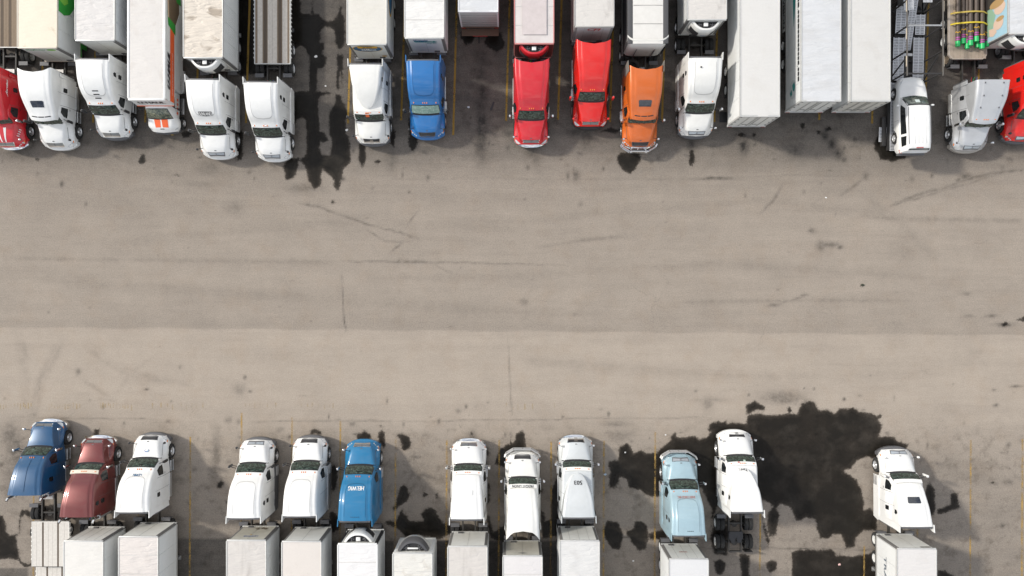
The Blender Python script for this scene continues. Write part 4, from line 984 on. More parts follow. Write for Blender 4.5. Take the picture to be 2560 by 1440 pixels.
def box_trailer(label, rx0, rx1, ry, rot=0, yaw=0.0, end='front', roof=None, front=None, side=None, length=16.1, top=4.1, floor=1.12, seams=1.2, wr=.012, sag=0.0, post=None, rail=None, skirt=None, axles=None, reefer=None, cap_text=None,
                name='box_trailer', corrug=0, panels=3, extra=None, landing=True, sill=None, group=None, doors=True, cat='trailer'):
    cx = (rx0 + rx1) / 2; X, Y = P(cx, ry, top)
    t = thing(name, label, cat, (X, Y, 0), rot + yaw, group)
    roof = roof or MATS['roof_white']; front = front or FRONTW; side = side or SIDEW; rail = rail or RAIL; post = post or POST
    W = TW; seed = int(abs(X) * 13) % 97
    rm = wrinkled_roof(length, W - .05, seed, wr, sag=sag)
    ro = rm.obj('roof', roof, t, loc=(0, 0, top - .012))
    if seed % 5 == 3:                      # lapped roof sheets
        for k in range(1, 5): MB().box(-W + .08, W - .08, 1.22 * k, 1.22 * k + .035, .004, .022).obj('roof_seam', plain('roof_seam_grey', (.54, .53, .51), .6), ro, smooth=False)
    for s in (-1, 1):
        MB().box(s * (W - .06), s * (W + .012), .10 if end == 'front' else .0, length, top - .14, top + .018, .02).obj('top_rail', rail, t)
        MB().box(s * (W - .05), s * (W + .01), .1, length, floor - .02, floor + .22, .01).obj('bottom_rail', rail, t)
        y = .12; k = 0
        while k < panels:
            def mkpan():
                mb = MB()
                if corrug:
                    nrib = int(seams / .1); w = seams - .012
                    mb.box(-.02, .0, 0, w, 0, top - .14 - floor - .22)
                    for q in range(nrib): mb.box(0, .012, w * (q + .25) / nrib, w * (q + .7) / nrib, .01, top - .15 - floor - .22)
                else:
                    mb.box(-.02, .004, 0, seams - .012, 0, top - .14 - floor - .22, .004)
                    for q in range(1, 4): mb.box(.004, .008, seams * q / 4 - .02, seams * q / 4 + .02, .02, top - .16 - floor - .22)
                return mb.mesh('side_panel', smooth=False)
            o = put('side_panel', shared(('panel', seams, corrug, top, floor, side.name), mkpan), side, t, loc=(s * (W - .01), y if s > 0 else y + seams - .012, floor + .22), rot=(0, 0, 0 if s > 0 else math.pi))
            y += seams; k += 1
        MB().box(s * (W - .03), s * (W - .006), y, length, floor + .22, top - .14).obj('side_wall', side, t, smooth=False)
    MB().box(-W + .08, W - .08, .15, length - .02, floor - .30, floor - .02).obj('underframe', UNDER, t, smooth=False)
    MB().box(-W + .06, W - .06, length - .06, length, floor, top - .02).obj('far_wall', front, t, smooth=False)
    boxm = MB().box(-W, W, .03, length, floor, top + .02)
    if end == 'front':
        fm = MB().box(-W + .20, W - .20, .02, .08, floor, top - .05, .01); fm.obj('front_wall', front, t, smooth=False)
        for s in (-1, 1):
            MB().prism([(s * (W - .21), .015), (s * (W - .05), .06), (s * W, .16), (s * (W - .04), .18), (s * (W - .21), .09)], 'z', floor, top - .03).obj('corner_post', post, t)
        MB().box(-W + .03, W - .03, .0, .10, top - .10, top + .02, .03).obj('front_top_rail', rail, t)
        MB().box(-W + .06, W - .06, -.005, .10, floor - .12, floor + .03, .01).obj('front_sill', rail, t)
        MB().box(.42, .78, -.03, .02, floor + .12, floor + .34, .01).obj('connector_box', GREY, t)
        for q in ((0,) if seed % 3 else (-.62, .0, .62)):
            MB().box(q - .006, q + .006, .014, .022, floor + .05, top - .12).obj('wall_seam', plain('seam_grey', (.34, .33, .31), .5), t, smooth=False)
        tree = BVHTree.FromPolygons(*[(m.v, m.f) for m in [MB().box(-W - .0, W + .0, .015, length, floor, top + .03)]][0])
    else:
        # rear frame and a pair of doors
        fr = MB().box(-W, -W + .10, 0, .12, floor, top).box(W - .10, W, 0, .12, floor, top).box(-W + .10, W - .10, 0, .12, top - .14, top)
        fr.obj('door_frame', rail, t, smooth=False)
        MB().box(-W - .01, W + .01, -.04, .12, floor - .18, floor - .001, .01).obj('rear_sill', RAIL if sill is None else sill, t)
        if doors:
            for s in (-1, 1):
                d = MB().box(s * .012, s * (W - .11), .015, .07, floor + .02, top - .15, .008).obj('door', front, t, smooth=False)
                for u in (.10, .62): MB().cyl((s * u, -.01, floor + .05), (s * u, -.01, top - .2), .018, 6).obj('lock_rod', STEEL, d)
                for z in (1.5, 2.3, 3.1, 3.8): MB().box(s * (W - .22), s * (W - .09), .002, .02, z, z + .1).obj('hinge', GREY, d, smooth=False)
                MB().box(s * .2, s * .5, -.005, .012, floor + .55, floor + .62).obj('door_handle', GREY, d, smooth=False)
        for s in (-1, 1):
            MB().box(s * (W - .30), s * (W - .04), -.05, -.035, floor - .15, floor - .05).obj('tail_light', REDLENS, t, smooth=False)
        MB().box(-1.1, 1.1, .05, .15, .45, .58).box(-.9, -.8, .05, .15, .58, floor - .1).box(.8, .9, .05, .15, .58, floor - .1).obj('underride_guard', GREY, t, smooth=False)
        tree = BVHTree.FromPolygons(*[(m.v, m.f) for m in [MB().box(-W - .0, W + .0, .012, length, floor, top + .03)]][0])
    for y in (axles or (length - 2.9, length - 1.65)):
        for s in (-1, 1):
            wheel(t, s * 1.14, y, .5, .27, True, rim=WHITERIM); wheel(t, s * .83, y, .5, .27, True, rim=WHITERIM)
        MB().cyl((-1, y, .5), (1, y, .5), .08, 8).obj('axle', UNDER, t)
    if landing and end == 'front':
        for s in (-1, 1): MB().box(s * .95 - .06, s * .95 + .06, 2.7, 2.84, .08, floor - .1).box(s * .95 - .14, s * .95 + .14, 2.62, 2.92, .0, .06).obj('landing_leg', STEEL, t, smooth=False)
    if skirt is not None:
        for s in (-1, 1): MB().box(s * (W - .05), s * (W - .02), skirt[1], skirt[2], .42, floor - .04).obj('side_skirt', skirt[0], t, smooth=False)
    if reefer: reefer_unit(t, top, **reefer)
    if extra: extra(t, tree, top, W, floor)
    return t

def reefer_unit(t, top, mat=None, text=None, dark_top=False, half=.98, depth=.66, z0=1.95, grills=True):
    mat = mat or WHITE; n = 20
    prof = lambda h, d: [(h * (2 * i / n - 1), -d * (1 - abs(2 * i / n - 1) ** 2.6)) for i in range(n + 1)]
    lv = [(z0, .86, .40), (z0 + .10, .90, .50), (2.7, 1.0, .92), (3.2, 1.0, 1.0), (top - .34, .98, .95), (top - .22, .94, .84)]
    vs = []
    for z, a, b in lv: vs += [(u, v, z) for u, v in prof(half * a, depth * b)]
    m = n + 1
    fs = [(j * m + i, j * m + i + 1, (j + 1) * m + i + 1, (j + 1) * m + i) for j in range(len(lv) - 1) for i in range(n)]
    fs.append(tuple(range(m))[::-1])
    # top rim
    k = len(vs); hi = top - .20
    vs += [(u * .84, v * .80, hi) for u, v in prof(half * .94, depth * .84)]
    j = (len(lv) - 1) * m
    fs += [(j + i, j + i + 1, k + i + 1, k + i) for i in range(n)]
    body = MB().add(vs, fs)
    if dark_top:
        cut = 3 * m; hood_f = [f for f in fs if min(f) >= cut]; u = MB().add(vs, [f for f in fs if min(f) < cut]).obj('refrigeration_unit', mat, t)
        MB().add(vs, hood_f).obj('dark_cowl', plain('charcoal_cowl', (.075, .075, .08), .4), u)
    else: u = body.obj('refrigeration_unit', mat, t)
    iw = [(a * .84, b * .80, hi) for a, b in prof(half * .94, depth * .84)] + [(a * .84, b * .80, hi - .30) for a, b in prof(half * .94, depth * .84)]
    MB().add(iw, [(i, i + 1, m + i + 1, m + i) for i in range(n)]).obj('bay_lining', BLACK, u)
    fs2 = MB().add([(a * .84, b * .80, hi - .16) for a, b in prof(half * .94, depth * .84)], [tuple(range(m))]); fs2.obj('fan_bay', BLACK, u)
    tree = bvh_of([body])
    for s in (-1, 1):
        fb = MB().cyl((s * .44, -.21, hi - .15), (s * .44, -.21, hi - .08), .195, 18, caps=False)
        for q in range(5):
            an = 2 * math.pi * q / 5
            fb.add([(s * .44, -.21, hi - .11), (s * .44 + .19 * math.cos(an), -.21 + .19 * math.sin(an), hi - .13), (s * .44 + .19 * math.cos(an + .6), -.21 + .19 * math.sin(an + .6), hi - .10)], [(0, 1, 2)])
        fb.cyl((s * .44, -.21, hi - .14), (s * .44, -.21, hi - .07), .045, 10)
        fb.obj('fan', GREY, u)
        if grills:
            onto('side_grille', tree, 'front', [(s * .36, 2.62), (s * .88, 2.62), (s * .90, 3.42), (s * .40, 3.42)], BLACK, u, off=.012)
            for q in range(4): onto('louver', tree, 'front', [(s * .40, 2.72 + q * .18), (s * .86, 2.72 + q * .18), (s * .86, 2.75 + q * .18), (s * .40, 2.75 + q * .18)], GREY, u, off=.03)
    if not dark_top:
        MB().box(-.14, .14, -.30, -.05, hi - .15, hi - .04, .02).obj('expansion_tank', WPRINT, u)
    else:
        MB().box(-.35, .35, -.22, -.12, hi - .15, hi - .05, .02).obj('expansion_tank', WPRINT, u)
    onto('maker_plate', tree, 'front', rrect(-.2, .2, 2.95, 3.08, .02), plain('blue_grey_plate', (.25, .33, .45), .4), u, off=.014)
    onto('unit_seam', tree, 'front', [(-.008, 2.1), (.008, 2.1), (.008, 2.85), (-.008, 2.85)], GREY, u, off=.006)
    if text: lettering(text, tree, 'front', 0, 2.62, .95, .16, INK, u, bold=.012, off=.016)
    return u

WHITERIM = plain('white_steel_rim', (.70, .70, .68), .4, dirt=.25, scale=8)

def flatbed(label, fx, fy, rot=0, z=1.5, strips=None, rail=None, length=14.6, half=1.24, chamfer=0.0, step=None, name='flatbed_trailer', axles=None, frame=None, pockets=True, extra=None, frontlip=True, px_edge=None):
    X, Y = P(fx, fy, z)
    t = thing(name, label, 'trailer', (X, Y, 0), rot)
    rail = rail or RAIL
    def deck(y0, y1, zz, hf, strips):
        tot = sum(s[0] for s in strips); x = -hf + .07; wid = 2 * (hf - .07)
        for wdt, m in strips:
            w_ = wid * wdt / tot
            MB().box(x + .004, x + w_ - .004, y0 + .05, y1, zz - .06, zz - .008 + RND.uniform(-.003, .003), .004).obj('plank', m, t, smooth=False)
            x += w_
        for s in (-1, 1):
            MB().box(s * (hf - .07), s * hf, y0 + (chamfer if y0 == 0 else 0), y1, zz - .18, zz + .002, .008).obj('side_rail', rail, t, smooth=False)
            if pockets:
                mb = MB(); y = y0 + .4
                while y < y1 - .3: mb.box(s * (hf + .001), s * (hf + .05), y, y + .10, zz - .16, zz - .02); y += .30
                mb.obj('stake_pockets', rail, t, smooth=False)['kind'] = 'stuff'
        if chamfer and y0 == 0:
            for s in (-1, 1): MB().prism([(s * (hf - chamfer), 0), (s * hf, chamfer), (s * (hf - .07), chamfer), (s * (hf - chamfer), .07)], 'z', zz - .18, zz + .003).obj('corner_rail', rail, t, smooth=False)
        MB().box(-hf + chamfer, hf - chamfer, y0 - .0, y0 + .05, zz - .2, zz + .004, .008).obj('front_rail', rail, t, smooth=False)
    if step:
        deck(0, step[0], z, half, strips); deck(step[0] + .06, length, step[1], half, strips)
        MB().box(-half + .08, half - .08, step[0] + .005, step[0] + .05, step[1], z - .07).obj('step_wall', UNDER, t, smooth=False)
    else: deck(0, length, z, half, strips)
    fr = MB()
    for s in (-1, 1): fr.box(s * .42, s * .55, .25, (step[0] if step else length), z - .50, z - .075)
    if step:
        for s in (-1, 1): fr.box(s * .42, s * .55, step[0], length, step[1] - .35, step[1] - .075)
    for k in range(int(length / 1.2)): 
        yk = .4 + k * 1.2; zk = z if not step or yk < step[0] - .2 else step[1]
        fr.box(-half + .1, half - .1, yk, yk + .08, zk - .18, zk - .075)
    fr.obj('frame', frame or UNDER, t, smooth=False)
    for s in (-1, 1): MB().box(s * .95 - .05, s * .95 + .05, 2.7, 2.8, .08, z - .2).box(s * .95 - .12, s * .95 + .12, 2.63, 2.88, 0, .06).obj('landing_leg', GREY, t, smooth=False)
    zz = (step[1] if step else z)
    for y in (axles or (length - 2.4, length - 1.15)):
        for s in (-1, 1):
            wheel(t, s * 1.05, y, min(.5, zz - .2) if step else .5, .27, True, rim=WHITERIM); wheel(t, s * .75, y, min(.5, zz - .2) if step else .5, .27, True, rim=WHITERIM)
        MB().cyl((-1, y, .45), (1, y, .45), .08, 8).obj('axle', UNDER, t)
    if extra: extra(t, z)
    return t

# ================================================================== who stands where
PI = math.pi
roofmat('roof_white', (.62, .61, .585), (.36, .31, .25), .25)
R_BEIGE = roofmat('roof_beige', (.70, .62, .50), (.42, .36, .25), .45, .60, .68, 1.1, wr=.12)
R_GREYW = roofmat('roof_greywhite', (.60, .58, .56), (.33, .29, .25), .30, wr=.35)
R_DENT = roofmat('roof_dented_tan', (.62, .56, .48), (.26, .205, .15), .75, .55, .64, .9, (.55, 1, 1), wr=.5)
R_CREAM = roofmat('roof_cream', (.62, .60, .545), (.40, .37, .30), .2, wr=.12)
R_COOL = roofmat('roof_cool_grey', (.57, .58, .59), (.44, .43, .41), .35, .45, .65, 1.0, (.3, 1.3, 1), wr=.22)
R_SMUDGE = roofmat('roof_smudged', (.58, .555, .52), (.17, .15, .13), .55, .56, .75, .9, (1.2, .5, 1), wr=.2)
R_PINK = roofmat('roof_pinkish', (.60, .56, .54), (.40, .32, .30), .3, .5, .7, .6, wr=.1)
R_DIRT = roofmat('roof_streaked', (.56, .53, .495), (.25, .22, .19), .45, .54, .74, .8, (1.4, .4, 1), wr=.25)
RED1 = paint('crimson_paint', (.58, .010, .020)); RED2 = paint('bright_red_paint', (.66, .010, .006)); RED3 = paint('scarlet_paint', (.60, .010, .008))
ORANGE = paint('burnt_orange_paint', (.60, .125, .014), metal=.1)
BLUE1 = paint('azure_paint', (.008, .14, .40)); BLUE2 = paint('cobalt_paint', (.004, .155, .33)); BLUE3 = paint('navy_blue_paint', (.004, .066, .165), metal=.1)
MAROON = paint('maroon_paint', (.155, .030, .028), metal=.35); ICE = paint('ice_blue_paint', (.34, .475, .535), metal=.1)
SILVER = paint('silver_paint', (.56, .57, .58), metal=.45); PEARL = paint('pearl_silver_paint', (.60, .625, .63), metal=.15)
GREENP = plain('green_print', (.03, .30, .04), .5); LIME = plain('lime_print', (.20, .48, .06), .5); TEALP = plain('teal_print', (.01, .22, .20), .5)
BLUEP = plain('blue_print', (.03, .09, .30), .5); YELP = plain('yellow_print', (.72, .40, .015), .5); REDP = plain('red_print', (.52, .02, .015), .5); LOGO = plain('petrol_blue_print', (.02, .12, .25), .5)
WOOD = plain('grey_wood', (.22, .165, .115), .8, dirt=.5, scale=6, bump=.4); WOOD2 = plain('dark_wood', (.09, .065, .045), .8, dirt=.5, scale=7, bump=.4); TANW = plain('tan_wood', (.36, .295, .235), .8, dirt=.45, scale=5, bump=.3)
ALUP = plain('aluminium_plank', (.56, .515, .455), .5, metal=.1, dirt=.5, scale=7); ALUP2 = plain('pale_aluminium_plank', (.62, .59, .545), .5, metal=.15, dirt=.35, scale=6)
RUST = plain('rusty_brown_steel', (.10, .062, .042), .8, dirt=.5, scale=6)

# ---------------------------------------------------------------- upper row, left to right
def ex_jordan(t, tree, rp, L, hd, ht):
    lettering('Jordan', tree, 'right', L - .80, 3.02, .95, .26, WPRINT, rp, bold=.012, shear=.25)
    for s in (-1, 1): onto('hood_stripe', ht, 'top', [(s * .10, .36), (s * .16, .36), (s * .34, 1.28), (s * .16, 1.26)], WPRINT, hd, off=.008)
    for k in range(4): onto('hood_number', ht, 'right', [(.75 + k * .14, 1.42), (.79 + k * .14, 1.42), (.81 + k * .14, 1.56), (.77 + k * .14, 1.56)], WPRINT, hd, off=.01)
tractor('red semi truck with white lettering on its sleeper, cut by the left edge', 'volvo', RED1, 28, 373, L=4.5, rear='concave', mirror=CHROME, deck=True, extra=ex_jordan, slits=True, bumper=CHROME, roofz=3.85)
tractor('white semi truck with skylight, right beside the red truck at left edge', 'volvo', WHITE, 150, 374, L=4.5, rear='concave', skylight=True, slits=True, tanks=True, bunk_win=1, deck=True)
def ex_vents(t, tree, rp, L, hd, ht):
    for k in range(3): onto('roof_vent', tree, 'top', rrect(-.20, .20, 2.28 + k * .19, 2.335 + k * .19, .015), BLACK, rp, off=.01)
tractor('white semi truck with three dark vents on roof', 'aero', WHITE, 289, 349, L=4.6, bunk_win=2, bumper=GREY, extra=ex_vents, tanks=True)
def ex_sun(t, tree, rp, L, hd, ht):
    onto('name_plate', tree, 'top', rrect(-.44, .44, 2.42, 2.66, .02), INK, rp, off=.006)
    lettering('SUNLAND', tree, 'top', 0, 2.54, .82, .17, WPRINT, rp, bold=.006, off=.014)
tractor('white semi truck with dark name plate above windshield', 'aero', WHITE, 549, 397, L=4.6, bunk_win=2, skirt=WHITE, grille='body', extra=ex_sun)
tractor('white semi truck pulling the empty flatbed, beside wet pavement', 'aero', WHITE, 686, 403, L=4.6, bunk_win=2, skirt=WHITE, grille='body', bumper=WHITE)
def ex_placard(t, tree, rp, L, hd, ht): onto('orange_placard', tree, 'top', rrect(-.20, .04, 1.64, 1.80, .02), plain('orange_card', (.75, .13, .02), .6), t, off=.03)
tractor('white semi truck with pointed roof fairing and orange placard in windshield', 'intl', WHITE2, 933, 364, L=4.72, hood='round', rear='strip', bunk_win=2, grille='slats', bumper=GREY, skirt=WHITE2, extra=ex_placard, roofz=3.86)
tractor('bright blue semi truck with silver sunshade behind windshield', 'aero', BLUE1, 1070, 348, L=4.5, glass=SHADE, grille='black', bumper=BLUE1, bunk_win=2, deck=True, marks=REDLENS)
tractor('crimson semi truck with a red refrigeration unit behind it', 'kw', RED1, 1327, 367, L=4.95, hood='kw', rear='concave', mirror=CHROME, bumper=CHROME, bunk_win=0, roofz=3.72, wide=1.15, marks=WPRINT)
tractor('bright red semi truck with red mirrors', 'kw', RED2, 1474, 322, L=4.95, hood='kw', rear='concave', mirror=RED2, bumper=BLACK, bunk_win=0, roofz=3.72, wide=1.15, marks=WPRINT)
tractor('orange semi truck with skylight and chrome bull bar', 'volvo', ORANGE, 1597, 372, L=4.6, rear='concave', skylight=True, slits=True, bull=CHROME, mirror=CHROME, deck=True, bunk_win=1, spikes=True, grille='black', bumper=CHROME)
def ex_dot(t, tree, rp, L, hd, ht):
    p = cast(tree, 'top', [(-.32, 4.0)], .0)[0]
    MB().cyl((0, 0, 0), (0, 0, .08), .05, 10).obj('roof_antenna', BLACK, t, loc=p)
tractor('white semi truck between the orange truck and a plain white trailer', 'aero', WHITE2, 1737, 345, L=4.6, bunk_win=2, skirt=WHITE2, grille='body', bumper=GREY, mirror=CHROME, deck=True, extra=ex_dot)
def ex_silver(t, tree, rp, L, hd, ht):
    for u in (-.6, .6):
        for y in (2.5, 3.2, 4.0): 
            p = cast(tree, 'top', [(u, y)], .0)[0]
            if p is not None: MB().box(-.03, .03, -.05, .05, -.02, .05, .01).obj('roof_bracket', GREY, t, loc=p)
    for u in (-.62, -.13, 0, .13, .62):
        p = cast(tree, 'top', [(u, 1.78 + .08 * u * u)], .0)[0]
        if p is not None: MB().box(-.04, .04, -.025, .025, -.02, .03, .01).obj('marker_light', AMBER, t, loc=p)
tractor('silver semi truck pulling a flatbed of steel pipes', 'volvo', SILVER, 2418, 381, L=4.2, rear='flat', mirror=CHROME, tanks=True, longf=8.0, bunk_win=1, grille='body', extra=ex_silver, bumper=plain('dusty_bumper', (.38, .35, .31), .5), drive_rim=plain('dusty_rim', (.28, .22, .16), .6))
tractor('bright red semi truck cut by the right edge of picture', 'aero', RED2, 2547, 358, L=4.7, bunk_win=2, grille='body', bumper=GREY, mirror=BLACK, tanks=True)

# ---------------------------------------------------------------- lower row, left to right
def ex_b1(t, tree, rp, L, hd, ht):
    onto('roof_ridge', tree, 'top', [(-.03, 2.3), (.03, 2.3), (.03, 4.2), (-.03, 4.2)], BLUE3, rp, off=.02)
tractor('dark blue semi truck at the lower left corner', 'kw', BLUE3, 124, 1049, PI, L=4.46, hood='kw', rear='flat', bumper=CHROME, mirror=CHROME, stacks=True, deck=True, roofz=3.72, bunk_win=1, marks=WPRINT, tanks=True, extra=ex_b1)
tractor('maroon semi truck with cream visor and chrome exhaust stacks', 'kw', MAROON, 248, 1090, PI, L=4.75, hood='kw', rear='flat', bumper=CHROME, mirror=CHROME, stacks=True, visor=plain('cream_visor', (.66, .60, .50), .45), roofz=3.72, bunk_win=2, grille='chrome')
def ex_odmn(t, tree, rp, L, hd, ht):
    lettering('DMN', tree, 'top', .06, 2.33, .42, .12, LOGO, rp, bold=.006)
    onto('logo_mark', tree, 'top', [(-.32, 2.38), (-.25, 2.28), (-.18, 2.28), (-.12, 2.36), (-.17, 2.40), (-.16, 2.34), (-.19, 2.31), (-.24, 2.31), (-.28, 2.37)], LOGO, rp, off=.01)
    sky_ = plain('sky_blue_print', (.08, .35, .65), .5)
    onto('hood_emblem', ht, 'top', [(.04, .82), (.13, .98), (.07, 1.08), (-.09, 1.08), (-.15, .98), (-.10, .88), (-.115, .97), (-.075, 1.03), (.055, 1.03), (.095, .975)], BLUEP, hd, off=.01)
    onto('hood_emblem_accent', ht, 'top', [(-.10, .88), (-.15, .98), (-.09, 1.08), (-.06, 1.08), (-.115, .975)], sky_, hd, off=.014)
    onto('hood_emblem_shadow', ht, 'top', [(-.11, .84), (-.21, .98), (-.15, 1.08), (-.12, 1.08), (-.18, .98)], plain('grey_print', (.4, .4, .42), .5), hd, off=.012)  # grey printed stroke beside the emblem
tractor('white semi truck with blue emblem on hood and dark grille', 'aero', WHITE, 383, 1083, PI, L=4.55, grille='black', bumper=GREY, tanks=True, bunk_win=1, extra=ex_odmn)
tractor('white semi truck with silver grille, left of the one with the black grille', 'aero', WHITE, 646, 1095, PI, L=4.6, grille='body', bumper=GREY, tanks=True, bunk_win=2, skirt=GREY)
tractor('white semi truck with black grille left of the cobalt blue truck', 'aero', WHITE, 778, 1090, PI, L=4.62, grille='black', bumper=GREY, skirt=STEEL, bunk_win=0, deck=True)
def ex_helwig(t, tree, rp, L, hd, ht):
    lettering('HELWIG', tree, 'top', 0, 2.66, 1.02, .22, WPRINT, rp, bold=.010)
    for k in range(5): onto('small_decal', tree, 'top', rrect(-.3 + k * .12, -.22 + k * .12, 4.38, 4.41, .01), INK, rp, off=.01)
tractor('cobalt blue semi truck with white lettering on roof', 'aero', BLUE2, 909, 1100, PI, L=4.65, grille='chrome', bumper=BLUE2, skirt=BLUE2, bunk_win=0, mirror=CHROME, extra=ex_helwig, marks=REDLENS)
def ex_hatch(t, tree, rp, L, hd, ht): onto('roof_hatch', tree, 'top', rrect(-.36, .34, 2.84, 3.12, .05), WHITE, rp, off=.03)
tractor('white semi truck with square roof hatch, by the lone refrigerated trailer', 'col', WHITE, 1173, 1098, PI, L=4.6, hood='round', rear='strip', bunk_win=1, visor=WHITE, grille='chrome', mirror=STEEL, extra=ex_hatch, bumper=CHROME)
def ex_union(t, tree, rp, L, hd, ht):
    lettering('FREIGHT UNION', tree, 'top', 0, 1.87, 1.40, .15, INK, t, bold=.005, off=.012)
tractor('white semi truck with bull bar and lettered visor', 'col', WHITE2, 1306, 1130, PI, L=4.5, hood='aero', rear='arch', visor=WHITE2, marks=None, bull=STEEL, grille='black', mirror=CHROME, extra=ex_union, bumper=WHITE2, bunk_win=0, stacks=False)
def ex_503(t, tree, rp, L, hd, ht): lettering('503', tree, 'top', 0, 2.64, .52, .24, INK, rp, bold=.014)
tractor('silver semi truck with pointed roof fairing numbered 503', 'intl', PEARL, 1438, 1089, PI, L=4.75, hood='round', rear='strip', visor=WHITE2, grille='slats', mirror=CHROME, extra=ex_503, bumper=CHROME, bunk_win=1, roofz=3.86)
def ex_shan(t, tree, rp, L, hd, ht):
    lettering('SHAN CARGO INC.', tree, 'top', 0, 2.34, 1.18, .12, plain('rust_red_print', (.42, .16, .13), .5), rp, bold=.004)
    for k in range(4): onto('small_decal', tree, 'top', rrect(-.3 + k * .11, -.22 + k * .11, 4.30, 4.34, .01), INK, rp, off=.01)
tractor('pale ice-blue semi truck with bull bar', 'aero', ICE, 1697, 1136, PI, L=4.6, bull=STEEL, grille='body', mirror=CHROME, skirt=ICE, bunk_win=2, extra=ex_shan, bumper=ICE, drive_rim=WHITERIM)
def ex_b12(t, tree, rp, L, hd, ht):
    lettering('Yanik', tree, 'top', .02, 2.24, .55, .14, INK, rp, bold=.008, arc=-.03)
    onto('paper', tree, 'top', rrect(-.25, -.10, 1.68, 1.86, .01), plain('pale_green_paper', (.45, .6, .5), .7), t, off=.03)
    onto('paper', tree, 'top', rrect(.20, .32, 1.74, 1.80, .01), plain('red_cloth', (.45, .06, .05), .7), t, off=.03)
tractor('white semi truck without trailer, its bare rear frame and wheels showing', 'intl', WHITE, 1836, 1076, PI, L=4.75, hood='round', rear='strip', grille='slatsblack', mirror=CHROME, extra=ex_b12, bumper=WHITE, bunk_win=2, tanks=True, drive_rim=WHITERIM, roofz=3.86)
tractor('white semi truck with dark skylight, rightmost in the lower row', 'col', WHITE, 2236, 1118, PI, L=4.55, hood='round', rear='strip', skylight=True, skirt=WHITE, grille='body', mirror=WHITE, bunk_win=2, visor=WHITE, marks=None, drive_rim=WHITERIM, bumper=GREY)

# ---------------------------------------------------------------- upper trailers
flatbed('wooden-decked flatbed trailer behind the red truck at left edge', 25, 119, strips=[(1, WOOD if i % 3 else WOOD2) for i in range(13)], rail=STEEL, pockets=False)
def ex_may(t, tree, top, W, fl):
    lettering('Mayflower', tree, 'front', -.28, top - .38, 1.25, .26, GREENP, t, bold=.01)
    onto('leaf_logo', tree, 'front', ellipse(.70, top - .38, .30, .15, 14), LIME, t, off=.012)
    for pts, m in (([(1.15, 4.05), (4.2, 4.05), (4.2, 1.9), (3.0, 1.5), (1.7, 1.30), (1.45, 1.55), (2.1, 1.95), (1.3, 2.7), (1.05, 3.4)], GREENP), ([(1.9, 4.0), (3.4, 4.0), (3.1, 3.3), (2.0, 2.9), (1.7, 3.4)], LIME), ([(2.3, 2.75), (3.2, 3.1), (3.2, 2.9), (2.5, 2.55)], WPRINT), ([(1.55, 1.8), (2.9, 2.3), (2.9, 2.15), (1.7, 1.65)], WPRINT)):
        onto('sail_graphic', tree, 'right', [(y + 1.35, z * .97) for y, z in pts], m, t, off=.010 + (.004 if m is not GREENP else 0))
    onto('side_stripe', tree, 'right', [(.25, fl + .03), (12, fl + .03), (12, fl + .20), (.25, fl + .20)], GREENP, t, off=.016)
box_trailer('beige-roofed trailer with green ship graphic on its side', 43, 142, 121, roof=R_BEIGE, extra=ex_may, wr=.006, skirt=(GREENP, .9, 9), rail=plain('beige_rail', (.66, .60, .50), .5))
box_trailer('plain white trailer behind the truck with roof vents', 187, 287, 103, roof=R_GREYW, wr=.018)
box_trailer('refrigerated trailer with dented tan roof', 459, 556, 146, roof=R_DENT, corrug=1, wr=.02, sag=.05, reefer=dict(mat=WHITE), name='refrigerated_trailer', axles=(12.6, 13.9), post=POST)
flatbed('empty aluminium and wood flatbed trailer beside the wet bay', 681, 160, strips=[(.5, WOOD), (1.2, ALUP), (.25, WOOD), (.7, WOOD2), (.2, WOOD), (1.1, ALUP), (1.1, ALUP), (.3, WOOD), (.7, WOOD2), (.2, WOOD), (1.2, ALUP), (.5, WOOD)], rail=RAIL, length=15)
def ex_oval(t, tree, top, W, fl):
    z = top - .80
    for a, b, m, o in ((.98, .66, YELP, .008), (.92, .60, LOGO, .012)): onto('oval_logo', tree, 'front', ellipse(-.10, z, a, b), m, t, off=o)
    onto('logo_ribbon', tree, 'front', [(-.72, z + .46), (.58, z + .46), (.58, z + .12), (-.70, z + .12)], YELP, t, off=.016)
    lettering('J.B. HUNT', tree, 'front', -.06, z + .29, .62, .20, INK, t, bold=.008, off=.021)
    lettering('360box', tree, 'front', -.05, z - .18, 1.0, .36, WPRINT, t, bold=.018, off=.018)
    for a, b, m, o in ((3.3, 1.16, YELP, .008), (3.15, 1.05, LOGO, .012)): onto('oval_logo', tree, 'right', ellipse(5.6, 2.72, a, b, 40), m, t, off=o)
    onto('logo_ribbon', tree, 'right', [(3.2, 3.55), (8, 3.55), (8, 3.0), (3.55, 3.0)], YELP, t, off=.016)
    lettering('J.B. HUNT', tree, 'right', 5.6, 3.28, 3.0, .36, INK, t, bold=.02, off=.021)
    lettering('360box', tree, 'right', 5.5, 2.35, 3.4, .8, WPRINT, t, bold=.04, off=.018)
    onto('warning_sticker', tree, 'front', rrect(.62, .92, 1.62, 1.78, .01), YELP, t, off=.02)
box_trailer('cream-roofed trailer with blue and yellow oval logo on its front', 868, 966, 113, roof=R_CREAM, extra=ex_oval, wr=.008, axles=(2.6, 3.9))
def ex_voy(t, tree, top, W, fl):
    z = top - .62
    onto('arrow_logo', tree, 'front', [(-.75, z), (-.66, z - .16), (.50, z - .16), (.46, z - .26), (.80, z - .08), (.52, z + .18), (.52, z + .02), (-.60, z + .08), (-.70, z + .12)], TEALP, t, off=.01)
    lettering('Voyager', tree, 'front', -.28, z + .18, .95, .34, BLUEP, t, bold=.01, off=.016)
    lettering('express', tree, 'front', .38, z - .38, .62, .18, TEALP, t, bold=.006, off=.016)
